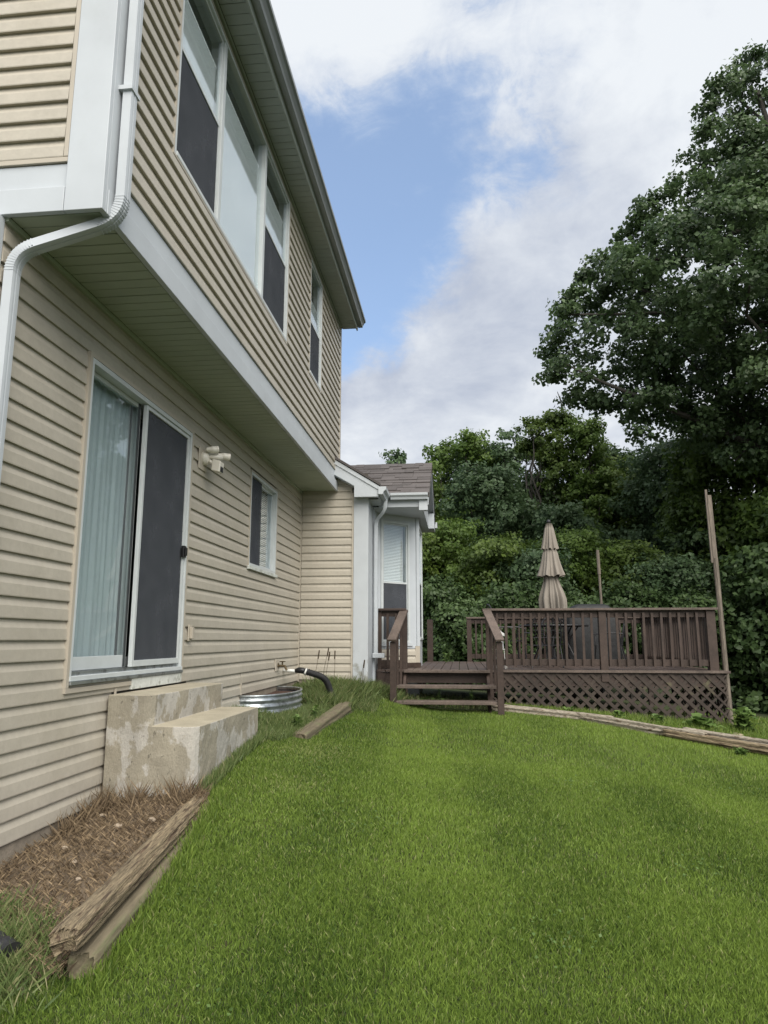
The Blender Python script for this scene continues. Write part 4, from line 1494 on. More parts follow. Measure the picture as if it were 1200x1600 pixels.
FD = frame(0, DY, 1, 0, 0, -1)
lattice(FD, 0.47, DX1 + 0.03, -1.22, DZ - 0.05, 0.006)
lattice(frame(DX1, 0, 0, 1, 1, 0), DY, DY + 2.4, -1.4, DZ - 0.05, 0.006)
lattice(FD, DX0 + 0.02, -0.93, -1.0, DZ - 0.2, 0.006)
MB().box(DX0 + 0.02, -1.18, DY - 0.03, DY - 0.005, -1.0, DZ - 0.05).build('skirt_board', M['deckwood'], deck)

# railing helpers
bal = MB().box(-0.018, 0.018, -0.018, 0.018, 0, 0.80).build('baluster', M['deckwood'], deck, base=(0, 0, 0))
bal_used = [False]


def baluster(x, y):
    loc = (x, y, DZ + 0.055)
    rot = (random.uniform(-0.006, 0.006), random.uniform(-0.008, 0.008), random.uniform(-0.1, 0.1))
    if not bal_used[0]:
        bal.location = tuple(np.array(loc) - np.array(BASE[deck.name]))
        bal_used[0] = True
    else:
        inst(bal, 'baluster', deck, loc, rot)


def post(x, y, z0, z1, w=0.09):
    MB().box(x - w / 2, x + w / 2, y - w / 2, y + w / 2, z0, z1).build('post', M['deckwood'], deck, bevel=0.005)


ZC = 0.44
# front railing, right of the stairs
YF = DY + 0.03
post(0.435, YF + 0.01, -1.15, ZC - 0.002, 0.10)
post(2.14, YF, -0.62, ZC - 0.002, 0.11)
post(3.72, YF + 0.01, -0.5, ZC - 0.002, 0.13)
MB().box(0.34, 3.82, YF - 0.10, YF + 0.06, ZC, ZC + 0.034).build('top_rail', M['edgewood'], deck, bevel=0.004)
for a, b in ((0.49, 2.082), (2.198, 3.652)):
    MB().box(a, b, YF - 0.02, YF + 0.018, ZC - 0.105, ZC - 0.003).build('upper_rail', M['deckwood'], deck, bevel=0.003)
    MB().box(a, b, YF - 0.02, YF + 0.018, DZ + 0.065, DZ + 0.16).build('bottom_rail', M['deckwood'], deck, bevel=0.003)
x = 0.56
while x < 3.62:
    if abs(x - 2.14) > 0.075:
        baluster(x, YF - 0.04)
    x += 0.1285
# right side railing
XS = 3.76
MB().box(XS - 0.07, XS + 0.07, YF + 0.065, DYB, ZC, ZC + 0.034).build('top_rail', M['edgewood'], deck, bevel=0.004)
MB().box(XS - 0.018, XS + 0.018, YF + 0.08, DYB, ZC - 0.10, ZC - 0.003).build('upper_rail', M['deckwood'], deck)
MB().box(XS - 0.018, XS + 0.018, YF + 0.08, DYB, DZ + 0.065, DZ + 0.16).build('bottom_rail', M['deckwood'], deck)
y = YF + 0.16
while y < DYB - 0.1:
    baluster(XS - 0.037, y)
    y += 0.1285
for y in (13.3, DYB - 0.05):
    post(XS, y, -0.5, ZC - 0.002)
# back railing and the gate posts at the back
MB().box(0.12, XS, DYB - 0.12, DYB + 0.02, ZC, ZC + 0.034).build('top_rail', M['edgewood'], deck, bevel=0.004)
MB().box(0.22, XS - 0.05, DYB - 0.07, DYB - 0.034, ZC - 0.10, ZC - 0.003).build('upper_rail', M['deckwood'], deck)
MB().box(0.22, XS - 0.05, DYB - 0.07, DYB - 0.034, DZ + 0.065, DZ + 0.16).build('bottom_rail', M['deckwood'], deck)
x = 0.32
while x < XS - 0.1:
    baluster(x, DYB - 0.09)
    x += 0.1285
post(0.18, DYB - 0.05, -0.5, ZC - 0.002, 0.10)
post(-0.64, DYB - 0.2, -0.5, 0.42, 0.12)
# left railing beside the bay
MB().box(-1.33, -0.84, YF - 0.10, YF + 0.05, ZC + 0.01, ZC + 0.044).build('top_rail', M['deckwood'], deck, bevel=0.004)
MB().box(-1.28, -0.89, YF - 0.02, YF + 0.018, ZC - 0.08, ZC + 0.007).build('upper_rail', M['deckwood'], deck)
MB().box(-1.28, -0.89, YF - 0.02, YF + 0.018, DZ + 0.05, DZ + 0.14).build('bottom_rail', M['deckwood'], deck)
post(-1.26, YF - 0.02, DZ - 0.1, ZC + 0.008, 0.06)
post(-0.88, YF + 0.02, -1.1, ZC + 0.008, 0.10)
baluster(-1.13, YF - 0.04)
baluster(-1.0, YF - 0.04)
# stairs
for k, (y, z) in enumerate(((11.19, DZ), (10.93, DZ - 0.205), (10.68, DZ - 0.41))):
    if k:
        MB().box(-0.95 - 0.02 * k, 0.48 + 0.02 * k, y - 0.28, y, z - 0.045, z).build('stair_tread', M['edgewood'], deck, bevel=0.005)
    else:
        MB().box(-0.88, 0.44, y - 0.10, y - 0.022, z - 0.045, z - 0.002).build('stair_tread', M['edgewood'], deck, bevel=0.005)
for xs in (-0.86, 0.40):
    MB().prism([(11.18, DZ - 0.05), (10.72, DZ - 0.46), (10.50, DZ - 0.60), (10.50, -1.12), (10.75, -1.12), (11.18, DZ - 0.42)], 'x', xs - 0.02, xs + 0.02).build('stringer', M['deckwood'], deck)
MB().box(-1.02, -0.93, 10.38, 10.47, -1.1, -0.03).build('stair_post', M['deckwood'], deck, bevel=0.005)
MB().box(0.50, 0.59, 10.38, 10.47, -1.15, -0.03).build('stair_post', M['deckwood'], deck, bevel=0.005)
MB().bar((-0.875, 11.18, 0.45), (-0.99, 10.33, -0.01), 0.13, 0.034).build('handrail', M['edgewood'], deck, bevel=0.004)
MB().bar((0.40, 11.16, 0.45), (0.55, 10.33, -0.01), 0.13, 0.034).build('handrail', M['edgewood'], deck, bevel=0.004)
for (xa, xb) in ((-0.875, -0.985), (0.40, 0.555)):
    for t in (0.28, 0.58):
        x = xa + (xb - xa) * t
        y = 11.16 + (10.4 - 11.16) * t
        MB().box(x - 0.018, x + 0.018, y - 0.018, y + 0.018, DZ - 0.12 - 0.30 * t, 0.42 - 0.44 * t).build('baluster', M['deckwood'], deck)
    MB().bar((xa, 11.15, 0.36), (xb, 10.42, -0.07), 0.036, 0.08).build('stair_rail', M['deckwood'], deck)

# ------------------------------------------------------------------ things on the deck
um = empty('patio_umbrella', (1.67, 13.3, DZ), 'closed tan three-tier patio umbrella standing on the deck', 'umbrella')
MB().tube([(1.67, 13.3, DZ + 0.05), (1.67, 13.3, 2.16)], 0.02, 12).build('pole', M['iron'], um, smooth=True)
MB().lathe((1.67, 13.3, DZ), [(0.24, 0.0), (0.24, 0.04), (0.10, 0.07), (0.04, 0.14), (0.03, 0.3)], 24).build('base', M['iron'], um)


def folded(z1, z0, rs, fl, amp, seed, lean=0.0):
    rs_ = np.random.default_rng(seed)
    n = 144
    k = len(rs)
    vs_, fs = [], []
    a1, a2 = rs_.uniform(0, 6.28, 2)
    hs = [(h_, rs_.uniform(0, 6.28), rs_.uniform(-0.6, 0.6), w_) for h_, w_ in ((5, .5), (8, .8), (11, .8), (13, .6), (17, .45), (3, .35))]
    for i in range(k):
        t = i / (k - 1)
        z = z1 + (z0 - z1) * t
        for j in range(n):
            th = 2 * math.pi * j / n
            f = sum(w_ * math.cos(h_ * th + p_ + tw * t) for h_, p_, tw, w_ in hs) / 1.9
            f = 0.5 + 0.5 * math.tanh(1.8 * f)
            r = rs[i] * (1 - amp * (0.35 + 0.65 * t) * (1 - f))
            zz2 = z + (0.03 * (f - 0.5) if i >= k - 1 else 0)
            vs_.append((1.67 + r * math.cos(th) + lean * t, 13.3 + r * math.sin(th), zz2))
    for i in range(k - 1):
        for j in range(n):
            fs.append((i * n + j, i * n + (j + 1) % n, (i + 1) * n + (j + 1) % n, (i + 1) * n + j))
    fs.append(tuple(range(n)))
    return MB().add(vs_, fs)


folded(2.13, 1.64, [0.055, 0.085, 0.105, 0.125, 0.145, 0.17], 14, 0.36, 1).build('top_tier', M['canvas'], um, smooth=True, fixn=False)
folded(1.68, 1.145, [0.10, 0.145, 0.17, 0.20, 0.235, 0.275], 14, 0.36, 2, 0.01).build('middle_tier', M['canvas'], um, smooth=True, fixn=False)
folded(1.16, 0.50, [0.13, 0.15, 0.19, 0.235, 0.265, 0.265, 0.255], 12, 0.55, 3, 0.03).build('bottom_tier', M['canvas'], um, smooth=True, fixn=False)
MB().lathe((1.67, 13.3, 2.12), [(0.02, 0), (0.035, 0.03), (0.038, 0.05), (0.025, 0.075), (0.005, 0.085)], 14).build('finial', M['iron'], um, smooth=True)

tb_ = empty('patio_table', (1.67, 13.3, DZ), 'round dark glass-topped patio table around the umbrella pole', 'table')
MB().lathe((1.67, 13.3, DZ), [(0.03, 0.70), (0.60, 0.70), (0.60, 0.71), (0.03, 0.71)], 40).build('table_top', M['glass_top'], tb_)
MB().tube([(1.67 + 0.61 * math.cos(a), 13.3 + 0.61 * math.sin(a), DZ + 0.70) for a in np.linspace(0, 2 * math.pi, 41)], 0.014, 8).build('rim', M['iron'], tb_)
for k in range(4):
    a = math.pi / 4 + k * math.pi / 2
    c_, s_ = math.cos(a), math.sin(a)
    MB().tube([(1.67 + 0.55 * c_, 13.3 + 0.55 * s_, DZ + 0.70), (1.67 + 0.30 * c_, 13.3 + 0.30 * s_, DZ + 0.40), (1.67 + 0.52 * c_, 13.3 + 0.52 * s_, DZ)], 0.014, 8).build('leg', M['iron'], tb_)

ch0 = empty('patio_chair', (0, 0, 0), 'high-backed dark metal patio chair whose back rises above the railing', 'chair', 'metal chairs round the patio table')


def arc(p, q_, r, n=8):
    p, q_, r = Vector(p), Vector(q_), Vector(r)
    return [p.lerp(q_, i / n).lerp(q_.lerp(r, i / n), i / n) for i in range(n + 1)]


MB().tube(arc((-0.24, -0.22, 0.42), (-0.30, -0.34, 1.10), (0, -0.36, 1.07)) + arc((0, -0.36, 1.07), (0.30, -0.34, 1.10), (0.24, -0.22, 0.42))[1:], 0.013, 8).build('back_frame', M['iron'], ch0)
mb = MB()
for k in range(-4, 5):
    x = k * 0.045
    mb.tube([(x, -0.23, 0.45), (x * 1.05, -0.335, 0.98 - abs(k) * 0.01)], 0.005, 5)
for z in (0.58, 0.72, 0.86):
    mb.tube([(-0.235, -0.23 - (z - 0.42) * 0.18, z), (0.235, -0.23 - (z - 0.42) * 0.18, z)], 0.006, 5)
mb.build('backrest', M['iron'], ch0)
mb = MB()
for k in range(-5, 6):
    mb.bar((k * 0.042, -0.22, 0.43), (k * 0.042, 0.23, 0.43), 0.025, 0.006)
mb.box(-0.25, 0.25, 0.22, 0.245, 0.42, 0.44)
mb.box(-0.25, 0.25, -0.245, -0.22, 0.42, 0.44)
mb.build('seat', M['iron'], ch0)
for sx in (-1, 1):
    MB().tube([(sx * 0.24, 0.22, 0.42), (sx * 0.26, 0.26, 0.0)], 0.012, 6).build('leg', M['iron'], ch0)
    MB().tube([(sx * 0.24, -0.22, 0.42), (sx * 0.26, -0.30, 0.0)], 0.012, 6).build('leg', M['iron'], ch0)
    MB().tube(arc((sx * 0.26, -0.27, 0.66), (sx * 0.30, 0.20, 0.70), (sx * 0.28, 0.24, 0.62)) + [(sx * 0.25, 0.22, 0.43)], 0.011, 6).build('armrest', M['iron'], ch0)
ch0.location = (0.84, 13.0, DZ)
ch0.rotation_euler = (0, 0, R(-80))
ch0.scale = (1, 1, 1)
copy_thing(ch0, (1.35, 12.30, DZ - 0.0), R(10), 'dark metal patio chair with its back to the front railing, left of the middle post')
copy_thing(ch0, (2.55, 12.95, DZ - 0.0), R(75), 'dark metal patio chair between the table and the covered grill')
copy_thing(ch0, (1.85, 14.25, DZ - 0.0), R(185), 'dark metal patio chair on the far side of the table behind the umbrella')
for o in list(C.objects):
    if o.name.startswith('patio_chair.'):
        o.scale = (1, 1, 0.84)

gr = empty('grill', (2.49, 14.2, DZ), 'barbecue grill under a dark grey cover at the back of the deck', 'grill')


def rrect(cx, cy, w, d, z, r, n=5):
    out = []
    for (sx, sy, a0) in ((1, 1, 0), (-1, 1, 90), (-1, -1, 180), (1, -1, 270)):
        for i in range(n + 1):
            a = R(a0 + 90 * i / n)
            out.append((cx + sx * (w / 2 - r) + r * math.cos(a), cy + sy * (d / 2 - r) + r * math.sin(a), z))
    return out


prof = [(1.02, 0.60, DZ + 0.06), (1.00, 0.58, DZ + 0.50), (0.98, 0.57, DZ + 0.86), (0.94, 0.55, DZ + 0.94), (0.80, 0.50, DZ + 1.03), (0.64, 0.42, DZ + 1.10), (0.50, 0.28, DZ + 1.125)]
vs_, fs = [], []
for w, d, z in prof:
    ring = rrect(2.49, 14.2, w, d, z, min(0.08, d / 3))
    vs_ += [(x + 0.012 * math.sin(x * 23 + z * 11), y + 0.012 * math.sin(y * 31 + z * 7), z_) for x, y, z_ in ring]
k = len(ring)
for i in range(len(prof) - 1):
    for j in range(k):
        fs.append((i * k + j, i * k + (j + 1) % k, (i + 1) * k + (j + 1) % k, (i + 1) * k + j))
fs.append(tuple(range((len(prof) - 1) * k, len(prof) * k)))
MB().add(vs_, fs).build('cover', M['cover'], gr, smooth=True)
for sx in (-0.4, 0.4):
    MB().tube([(2.49 + sx - 0.02, 14.0, DZ + 0.07), (2.49 + sx + 0.02, 14.0, DZ + 0.07)], 0.07, 16).build('wheel', M['black'], gr)

ln = empty('lantern', (0.62, 11.62, DZ), 'white lantern on a small stand just inside the railing by the stairs', 'lantern')
mb = MB()
for a in range(4):
    c_, s_ = math.cos(a * math.pi / 2 + 0.6), math.sin(a * math.pi / 2 + 0.6)
    mb.tube([(0.62 + 0.10 * c_, 11.62 + 0.10 * s_, DZ + 0.30), (0.62 + 0.12 * c_, 11.62 + 0.12 * s_, DZ)], 0.006, 6)
mb.lathe((0.62, 11.62, DZ), [(0.12, 0.295), (0.12, 0.31)], 16)
mb.build('stand', M['pvc'], ln)
MB().lathe((0.62, 11.62, DZ), [(0.05, 0.311), (0.055, 0.33), (0.05, 0.50), (0.045, 0.51)], 8).build('lamp_glass', M['blind'], ln)
MB().lathe((0.62, 11.62, DZ), [(0.095, 0.51), (0.09, 0.53), (0.03, 0.58), (0.008, 0.60)], 8).build('cap', M['pvc'], ln)

# poles
pl = MB()
pA_, pB_ = Vector((3.93, 11.32, -1.3)), Vector((3.90, 11.34, 2.22))
pl.tube([pA_, pA_.lerp(pB_, 0.35), pA_.lerp(pB_, 0.72)], 0.038, 9, radii=[1.1, 1.0, 0.98])
o1 = pl.build('wooden_pole', M['polewood'])
tag(o1, 'tall bare grey wooden pole at the right front corner of the deck', 'pole', 'bare poles by the deck')
BASE[o1.name] = tuple(o1.location)
MB().bar(pA_.lerp(pB_, 0.60) + Vector((0.0, 0.0, 0)), pB_ + Vector((-0.01, 0, 0)), 0.062, 0.045).build('upper_board', M['polewood'], o1, base=BASE[o1.name])
MB().bar(pA_.lerp(pB_, 0.70) + Vector((-0.05, 0.0, 0)), pB_ + Vector((-0.05, 0, 0.09)), 0.03, 0.03).build('splice_board', M['polewood'], o1, base=BASE[o1.name])
pb1, pb2 = Vector((3.10, 16.0, -1.4)), Vector((3.04, 16.0, 1.95))
o2 = MB().tube([pb1, pb1.lerp(pb2, 0.86)], 0.026, 9).build('wooden_pole', M['polewood'])
tag(o2, 'thin pale pole standing behind the covered grill', 'pole', 'bare poles by the deck')
BASE[o2.name] = tuple(o2.location)
MB().tube([pb1.lerp(pb2, 0.84), pb2], 0.034, 9).build('upper_board', M['polewood'], o2, base=BASE[o2.name])

# ------------------------------------------------------------------ mulch bed
bx, by = np.meshgrid(np.linspace(-2.42, -1.56, 30), np.linspace(2.60, 4.72, 66))
bz = gz(bx, by) + 0.02 + 0.03 * (vnoise(bx, by, 7, 2) - 0.5) + 0.015 * (vnoise(bx, by, 22, 4) - 0.5)
bz -= 0.06 * np.clip((2.75 - by) / 0.4, 0, 1)
ii = np.arange(bx.size).reshape(bx.shape)
mf = np.stack([ii[:-1, :-1], ii[:-1, 1:], ii[1:, 1:], ii[1:, :-1]], -1).reshape(-1, 4)
o = link('mulch_bed', fast_mesh('mulch_bed', np.stack([bx, by, bz], -1).reshape(-1, 3), mf, M['soil'], smooth=True))
tag(o, 'dry brown mulch bed between the siding and the rotten timber', 'mulch', kind='stuff')


# ------------------------------------------------------------------ blades
def blades(x, y, h, w, lean, tint, name, m, z=None, flat=0.0, seg3=True):
    n = len(x)
    a = rng.uniform(0, 2 * np.pi, n)
    la = rng.uniform(0, 2 * np.pi, n)
    z = gz_grid(x, y) if z is None else z
    dx, dy = np.cos(a) * w / 2, np.sin(a) * w / 2
    lx, ly = np.cos(la) * lean * h, np.sin(la) * lean * h
    hz = h * np.sqrt(np.clip(1 - (lean * 0.9) ** 2, 0.02, 1))
    B = np.stack([x, y, z - 0.01], 1)
    D = np.stack([dx, dy, np.zeros(n)], 1)
    Mid = B + np.stack([lx * 0.47, ly * 0.47, hz * 0.53 + 0.01], 1)
    T = B + np.stack([lx, ly, hz + 0.01], 1)
    if seg3:
        V = np.stack([B - D, B + D, Mid + D * 0.7, T], 1).reshape(-1, 3)
        k = np.arange(n)[:, None] * 4
        Fc = np.concatenate([k + np.array([[0, 1, 2]]), k + np.array([[0, 2, 3]])], 0)
        me = fast_mesh(name, V, Fc, m, np.repeat(tint, 4))
    else:
        V = np.stack([B - D, B + D, T], 1).reshape(-1, 3)
        me = fast_mesh(name, V, np.arange(n)[:, None] * 3 + np.array([[0, 1, 2]]), m, np.repeat(tint, 3))
    return link(name, me)


_gx = np.arange(-4, 14, 0.1)
_gy = np.arange(-1, 20, 0.1)
_GZ = gz(*np.meshgrid(_gx, _gy))


def gz_grid(x, y):
    fx = np.clip((x + 4) / 0.1, 0, len(_gx) - 1.001)
    fy = np.clip((y + 1) / 0.1, 0, len(_gy) - 1.001)
    ix, iy = fx.astype(int), fy.astype(int)
    u, v = fx - ix, fy - iy
    return (_GZ[iy, ix] * (1 - u) + _GZ[iy, ix + 1] * u) * (1 - v) + (_GZ[iy + 1, ix] * (1 - u) + _GZ[iy + 1, ix + 1] * u) * v


def in_view(x, y, m=0.6):
    a = np.abs(x - (-0.1064 * y)) - m
    return a < y * 0.60


def timber_y(x):
    """front line of the lawn edging in front of the deck"""
    return np.where(x < 1.8, 11.02 - (x - 0.5) * 0.526, 10.3 - (x - 1.8) * 0.88)


def lawn_ok(x, y):
    ok = ((x > -1.385 - 0.09 * (y - 2.75)) & (y > 2.68) & (y < 4.7)) | ((x > -1.50) & (y >= 4.7)) | ((y <= 2.68) & (x > -2.35)) | ((y > 4.62) & (y < 6.7) & (x > -1.72))
    ok |= (x > -1.75) & (x < -1.3) & (y > 2.3) & (y < 2.80)
    ok &= ~((x < -1.40) & (y > 6.65) & (y < 9.6))
    ok &= ~((x < -1.28) & (y > 9.6))
    ok &= ~((y > 10.75) & (x < 0.6))
    ok &= ~((x > 0.5) & (y > timber_y(x) - 0.06) & (x < 4.4))
    ok &= ~((x >= 4.4) & (y > 8.6 - 0 * x) & (y < 8.6))
    return ok & in_view(x, y)


def lawn_tint(x, y):
    t = 0.13 + 0.42 * vnoise(x, y, 0.7, 1) + 0.22 * vnoise(x, y, 2.2, 2) + 0.12 * vnoise(x, y, 6, 3)
    t += 0.16 * np.clip((x + 0.3) / 2.5, -0.9, 1)  # blades darken towards the house, occlusion painted into the tint
    t -= 0.10 * np.exp(-((x + 1.4) / 0.5) ** 2)
    t += 0.09 * np.tanh(2.5 * np.sin((x * 0.98 + y * 0.10) * 2 * np.pi / 1.15))
    t += 0.05 * np.clip((y - 4) / 5, -0.5, 1)
    dry = np.exp(-(((x + 1.25) / 0.3) ** 2 + ((y - 6.1) / 0.5) ** 2)) + 0.7 * np.exp(-(((x + 1.2) / 0.25) ** 2 + ((y - 5.0) / 0.25) ** 2))
    return t, dry


def lawn(n, x0, x1, y0, y1, hm, wm, name):
    x = rng.uniform(x0, x1, n)
    y = rng.uniform(y0, y1, n)
    ok = lawn_ok(x, y)
    x, y = x[ok], y[ok]
    t, dry = lawn_tint(x, y)
    t = t + rng.normal(0, 0.24, len(x))
    t = np.clip(t, 0, 0.88)
    dd = rng.uniform(0, 1, len(x)) < (0.06 + 0.35 * dry)
    t = np.where(dd, rng.uniform(0.9, 1.0, len(x)), t)
    h = hm * rng.uniform(0.55, 1.25, len(x)) * (0.8 + 0.4 * vnoise(x, y, 3, 7))
    o = blades(x, y, h, wm * rng.uniform(0.7, 1.3, len(x)), rng.uniform(0.05, 0.95, len(x)), t, name, M['grass'], seg3=y1 < 8)
    return tag(o, kind='stuff')


tag(lawn(360000, -2.4, 2.4, 1.7, 4.0, 0.031, 0.0036, 'lawn_grass'), 'thick mown lawn nearest the camera', 'grass')
tag(lawn(310000, -1.9, 3.9, 4.0, 7.0, 0.033, 0.0050, 'lawn_grass'), 'mown lawn in front of the concrete steps', 'grass')
tag(lawn(220000, -1.7, 6.2, 7.0, 11.1, 0.036, 0.0090, 'lawn_grass'), 'mown lawn reaching to the deck stairs', 'grass')


def patch(n, fx, h, w, lean, m, name, label, tr=(0.1, 0.85), dryf=0.1, cat='grass', dz=0.0):
    pts_ = fx(n)
    x, y = pts_[:, 0], pts_[:, 1]
    t = rng.uniform(*tr, len(x))
    t = np.where(rng.uniform(0, 1, len(x)) < dryf, rng.uniform(0.9, 1, len(x)), t)
    o = blades(x, y, h * rng.uniform(0.4, 1.2, len(x)), w * rng.uniform(0.7, 1.3, len(x)), rng.uniform(lean[0], lean[1], len(x)), t, name, m, z=gz_grid(x, y) + dz)
    return tag(o, label, cat, kind='stuff')


def bedrect(n):
    y = rng.uniform(2.75, 4.7, n)
    return np.stack([-2.39 + rng.uniform(0, 1, n) * (-1.46 - 0.09 * (y - 2.75) + 2.39), y], 1)


def rect(x0, x1, y0, y1):
    return lambda n: np.stack([rng.uniform(x0, x1, n), rng.uniform(y0, y1, n)], 1)


def clumps(centres, s):
    def f(n):
        c = np.array(centres)[rng.integers(0, len(centres), n)]
        return c + rng.normal(0, s, (n, 2))
    return f


def bedfn(n):
    p = np.stack([rng.uniform(-2.38, -1.55, n), rng.uniform(6.15, 10.45, n)], 1)
    p[:, 0] = np.where(p[:, 1] > 9.55, -2.38 + (p[:, 0] + 2.38) * 1.5, p[:, 0])
    ok = ~((p[:, 0] < -1.93) & (p[:, 1] > 7.6) & (p[:, 1] < 9.35))
    return p[ok]


def edge_fn(n):
    y = rng.uniform(2.7, 4.7, n)
    return np.stack([-1.375 - 0.09 * (y - 2.75) + rng.normal(0, 0.03, n), y], 1)


patch(34000, bedfn, 0.09, 0.005, (0.1, 0.8), M['tallgrass'], 'weedy_grass', 'unmown weedy grass between the window well and the mossy timber', dryf=0.1)
patch(9000, clumps([(-1.7, 9.6), (-1.75, 9.9), (-1.55, 10.2), (-1.3, 10.6), (-1.05, 10.75), (-1.9, 10.2), (-1.85, 9.5)], 0.12), 0.20, 0.005, (0.2, 0.9), M['tallgrass'], 'tall_grass', 'tall arching grass clump by the corner of the addition', dryf=0.15)
patch(7000, bedrect, 0.055, 0.0023, (0.75, 1.08), M['straw'], 'straw_mulch', 'dry straw and clippings strewn over the mulch bed', tr=(0, 1), cat='mulch', dz=0.035)
patch(900, clumps([(-2.34, 4.5), (-2.30, 4.62), (-2.1, 4.64), (-1.85, 4.64), (-2.36, 4.25), (-1.75, 4.6)], 0.06), 0.17, 0.0018, (0.1, 0.8), M['straw'], 'dry_grass', 'dead grass standing against the side of the concrete steps', tr=(0.1, 0.8))
patch(9000, clumps([(-2.0, 2.8), (-1.85, 2.95), (-2.1, 3.1), (-1.75, 2.7), (-2.2, 2.75), (-1.95, 2.6)], 0.10), 0.11, 0.003, (0.3, 0.95), M['tallgrass'], 'tall_grass', 'longer grass at the near end of the mulch bed', dryf=0.2)
patch(2500, lambda n: np.stack([rng.uniform(-1.72, -1.66, n), rng.uniform(4.7, 6.2, n)], 1), 0.10, 0.006, (0.05, 0.6), M['tallgrass'], 'tall_grass', 'uncut grass along the foot of the lower concrete step')
patch(4000, edge_fn, 0.075, 0.005, (0.05, 0.7), M['grass'], 'edge_grass', 'uncut grass along the lawn side of the near timbers')


def behind_timber(n):
    x = rng.uniform(0.5, 5.5, n)
    lo = timber_y(x) + 0.1
    y = lo + rng.uniform(0, 1, n) * np.maximum(11.15 - lo, 0.02)
    return np.stack([x, y], 1)


patch(24000, behind_timber, 0.12, 0.008, (0.1, 0.9), M['grass'], 'weedy_grass', 'weedy grass between the lawn edging timbers and the lattice', dryf=0.12)
patch(26000, rect(3.9, 9.5, 8.3, 14.0), 0.10, 0.016, (0.1, 0.8), M['grass'], 'rough_grass', 'rough grass on the slope right of the deck', dryf=0.05)
patch(7000, rect(-1.0, 3.8, 11.0, 12.6), 0.12, 0.010, (0.1, 0.8), M['tallgrass'], 'shade_grass', 'sparse weeds growing under the deck', dryf=0.2)

def clover(n):
    cc = np.array([(-1.2, 5.6), (-1.1, 6.4), (-0.6, 4.6), (0.4, 3.4), (-1.3, 3.4), (1.3, 4.4), (-0.9, 2.5), (0.9, 6.2), (-1.3, 8.0), (2.4, 6.6)])
    c = cc[rng.integers(0, len(cc), n)]
    return c + rng.normal(0, 0.14, (n, 2))


# seed heads by the addition wall
for k, (x, y) in enumerate(((-2.06, 10.1), (-1.90, 10.05), (-1.80, 10.15), (-1.98, 10.3), (-1.45, 10.35), (-1.42, 10.3))):
    t = MB()
    z0 = gz(x, y)
    hh = 0.55 if k < 4 else 0.42
    top = (x + random.uniform(0.02, 0.12), y, z0 + hh)
    t.tube([(x, y, z0), (x + 0.02, y, z0 + hh * 0.5), top], 0.003, 5)
    t.tube([(x + (top[0] - x) * 0.75, y, z0 + hh * 0.80), (top[0], y, top[2] + 0.01)], 0.009, 6)
    o = t.build('grass_stalk', M['straw'])
    tag(o, ('leftmost thin seeding grass stalk against the beige wall of the addition', 'second thin seeding grass stalk from the right against the beige wall', 'rightmost thin seeding grass stalk against the beige wall', 'thin seeding grass stalk furthest back by the drain hose', 'left thin grass stalk against the stained white corner board', 'right thin grass stalk against the stained white corner board')[k], 'grass stalk', 'seeding grass stalks')


# leafy weeds
def weed(x, y, nl, size, label, seed, z=None, h=0.1, group=None):
    rs = np.random.default_rng(seed)
    z0 = gz(x, y) if z is None else z
    root = empty('leafy_weed', (x, y, z0), label, 'weed', group)
    vs_, fs, tn = [], [], []
    for i in range(nl):
        a = rs.uniform(0, 6.28)
        L = size * rs.uniform(0.6, 1.2)
        el = rs.uniform(0.2, 1.2)
        st_ = np.array([rs.normal(0, size * 0.25), rs.normal(0, size * 0.25), rs.uniform(0, h)])
        d = np.array([math.cos(a) * math.cos(el), math.sin(a) * math.cos(el), math.sin(el)])
        sd_ = np.array([-math.sin(a), math.cos(a), 0])
        w = L * 0.32
        k = len(vs_)
        mid, tip = st_ + d * L * 0.5, st_ + d * L * 0.9 - np.array([0, 0, L * 0.25])
        vs_ += [st_, mid + sd_ * w + [0, 0, L * .05], tip, mid - sd_ * w + [0, 0, L * .05], mid]
        fs += [(k, k + 4, k + 1), (k + 1, k + 4, k + 2), (k, k + 3, k + 4), (k + 3, k + 2, k + 4)]
        tn += [rs.uniform(0.2, 0.95)] * 5
    me = fast_mesh('leaves', np.array(vs_), np.array(fs), M['weedleaf'], np.array(tn))
    link('leaves', me, (0, 0, 0), root)
    st2 = MB()
    for i in range(4):
        a = i * 1.6
        st2.tube([(x, y, z0 - 0.02), (x + 0.3 * size * math.cos(a), y + 0.3 * size * math.sin(a), z0 + h)], 0.004, 5)
    st2.build('stem', M['weedleaf'], root)
    return root


weed(-0.52, 10.85, 24, 0.13, 'broad-leaved green plant growing under the left of the deck stairs', 1)
weed(-0.30, 11.0, 14, 0.10, 'small leafy weed under the middle of the deck stairs', 2)
weed(0.15, 11.4, 16, 0.09, 'pale leafy weed in the shade behind the stair treads', 3, h=0.3)
weed(-0.35, 11.5, 14, 0.08, 'thin weed standing behind the upper stair tread', 30, h=0.35)
weed(3.25, 10.40, 60, 0.22, 'large bright dock plant in front of the right end of the lattice', 4)
weed(3.80, 10.45, 130, 0.17, 'bushy weed beside the right corner of the deck', 5, h=0.28)
weed(2.70, 10.55, 60, 0.12, 'round-leaved weed in front of the lattice left of the bright dock plant', 6)
weed(2.2, 10.65, 60, 0.11, 'low weed in front of the lattice below the middle railing post', 7)
weed(1.55, 10.85, 50, 0.10, 'low weed in front of the lattice below the umbrella', 8)
weed(3.1, 8.68, 70, 0.08, 'creeping weed on the lawn side of the brown timber at right', 9, h=0.05)
weed(3.5, 8.35, 36, 0.07, 'creeping weed at the right edge where the timber leaves view', 10, h=0.05)
weed(4.25, 10.0, 90, 0.15, 'light green weed clump on the slope right of the deck', 11, h=0.2)
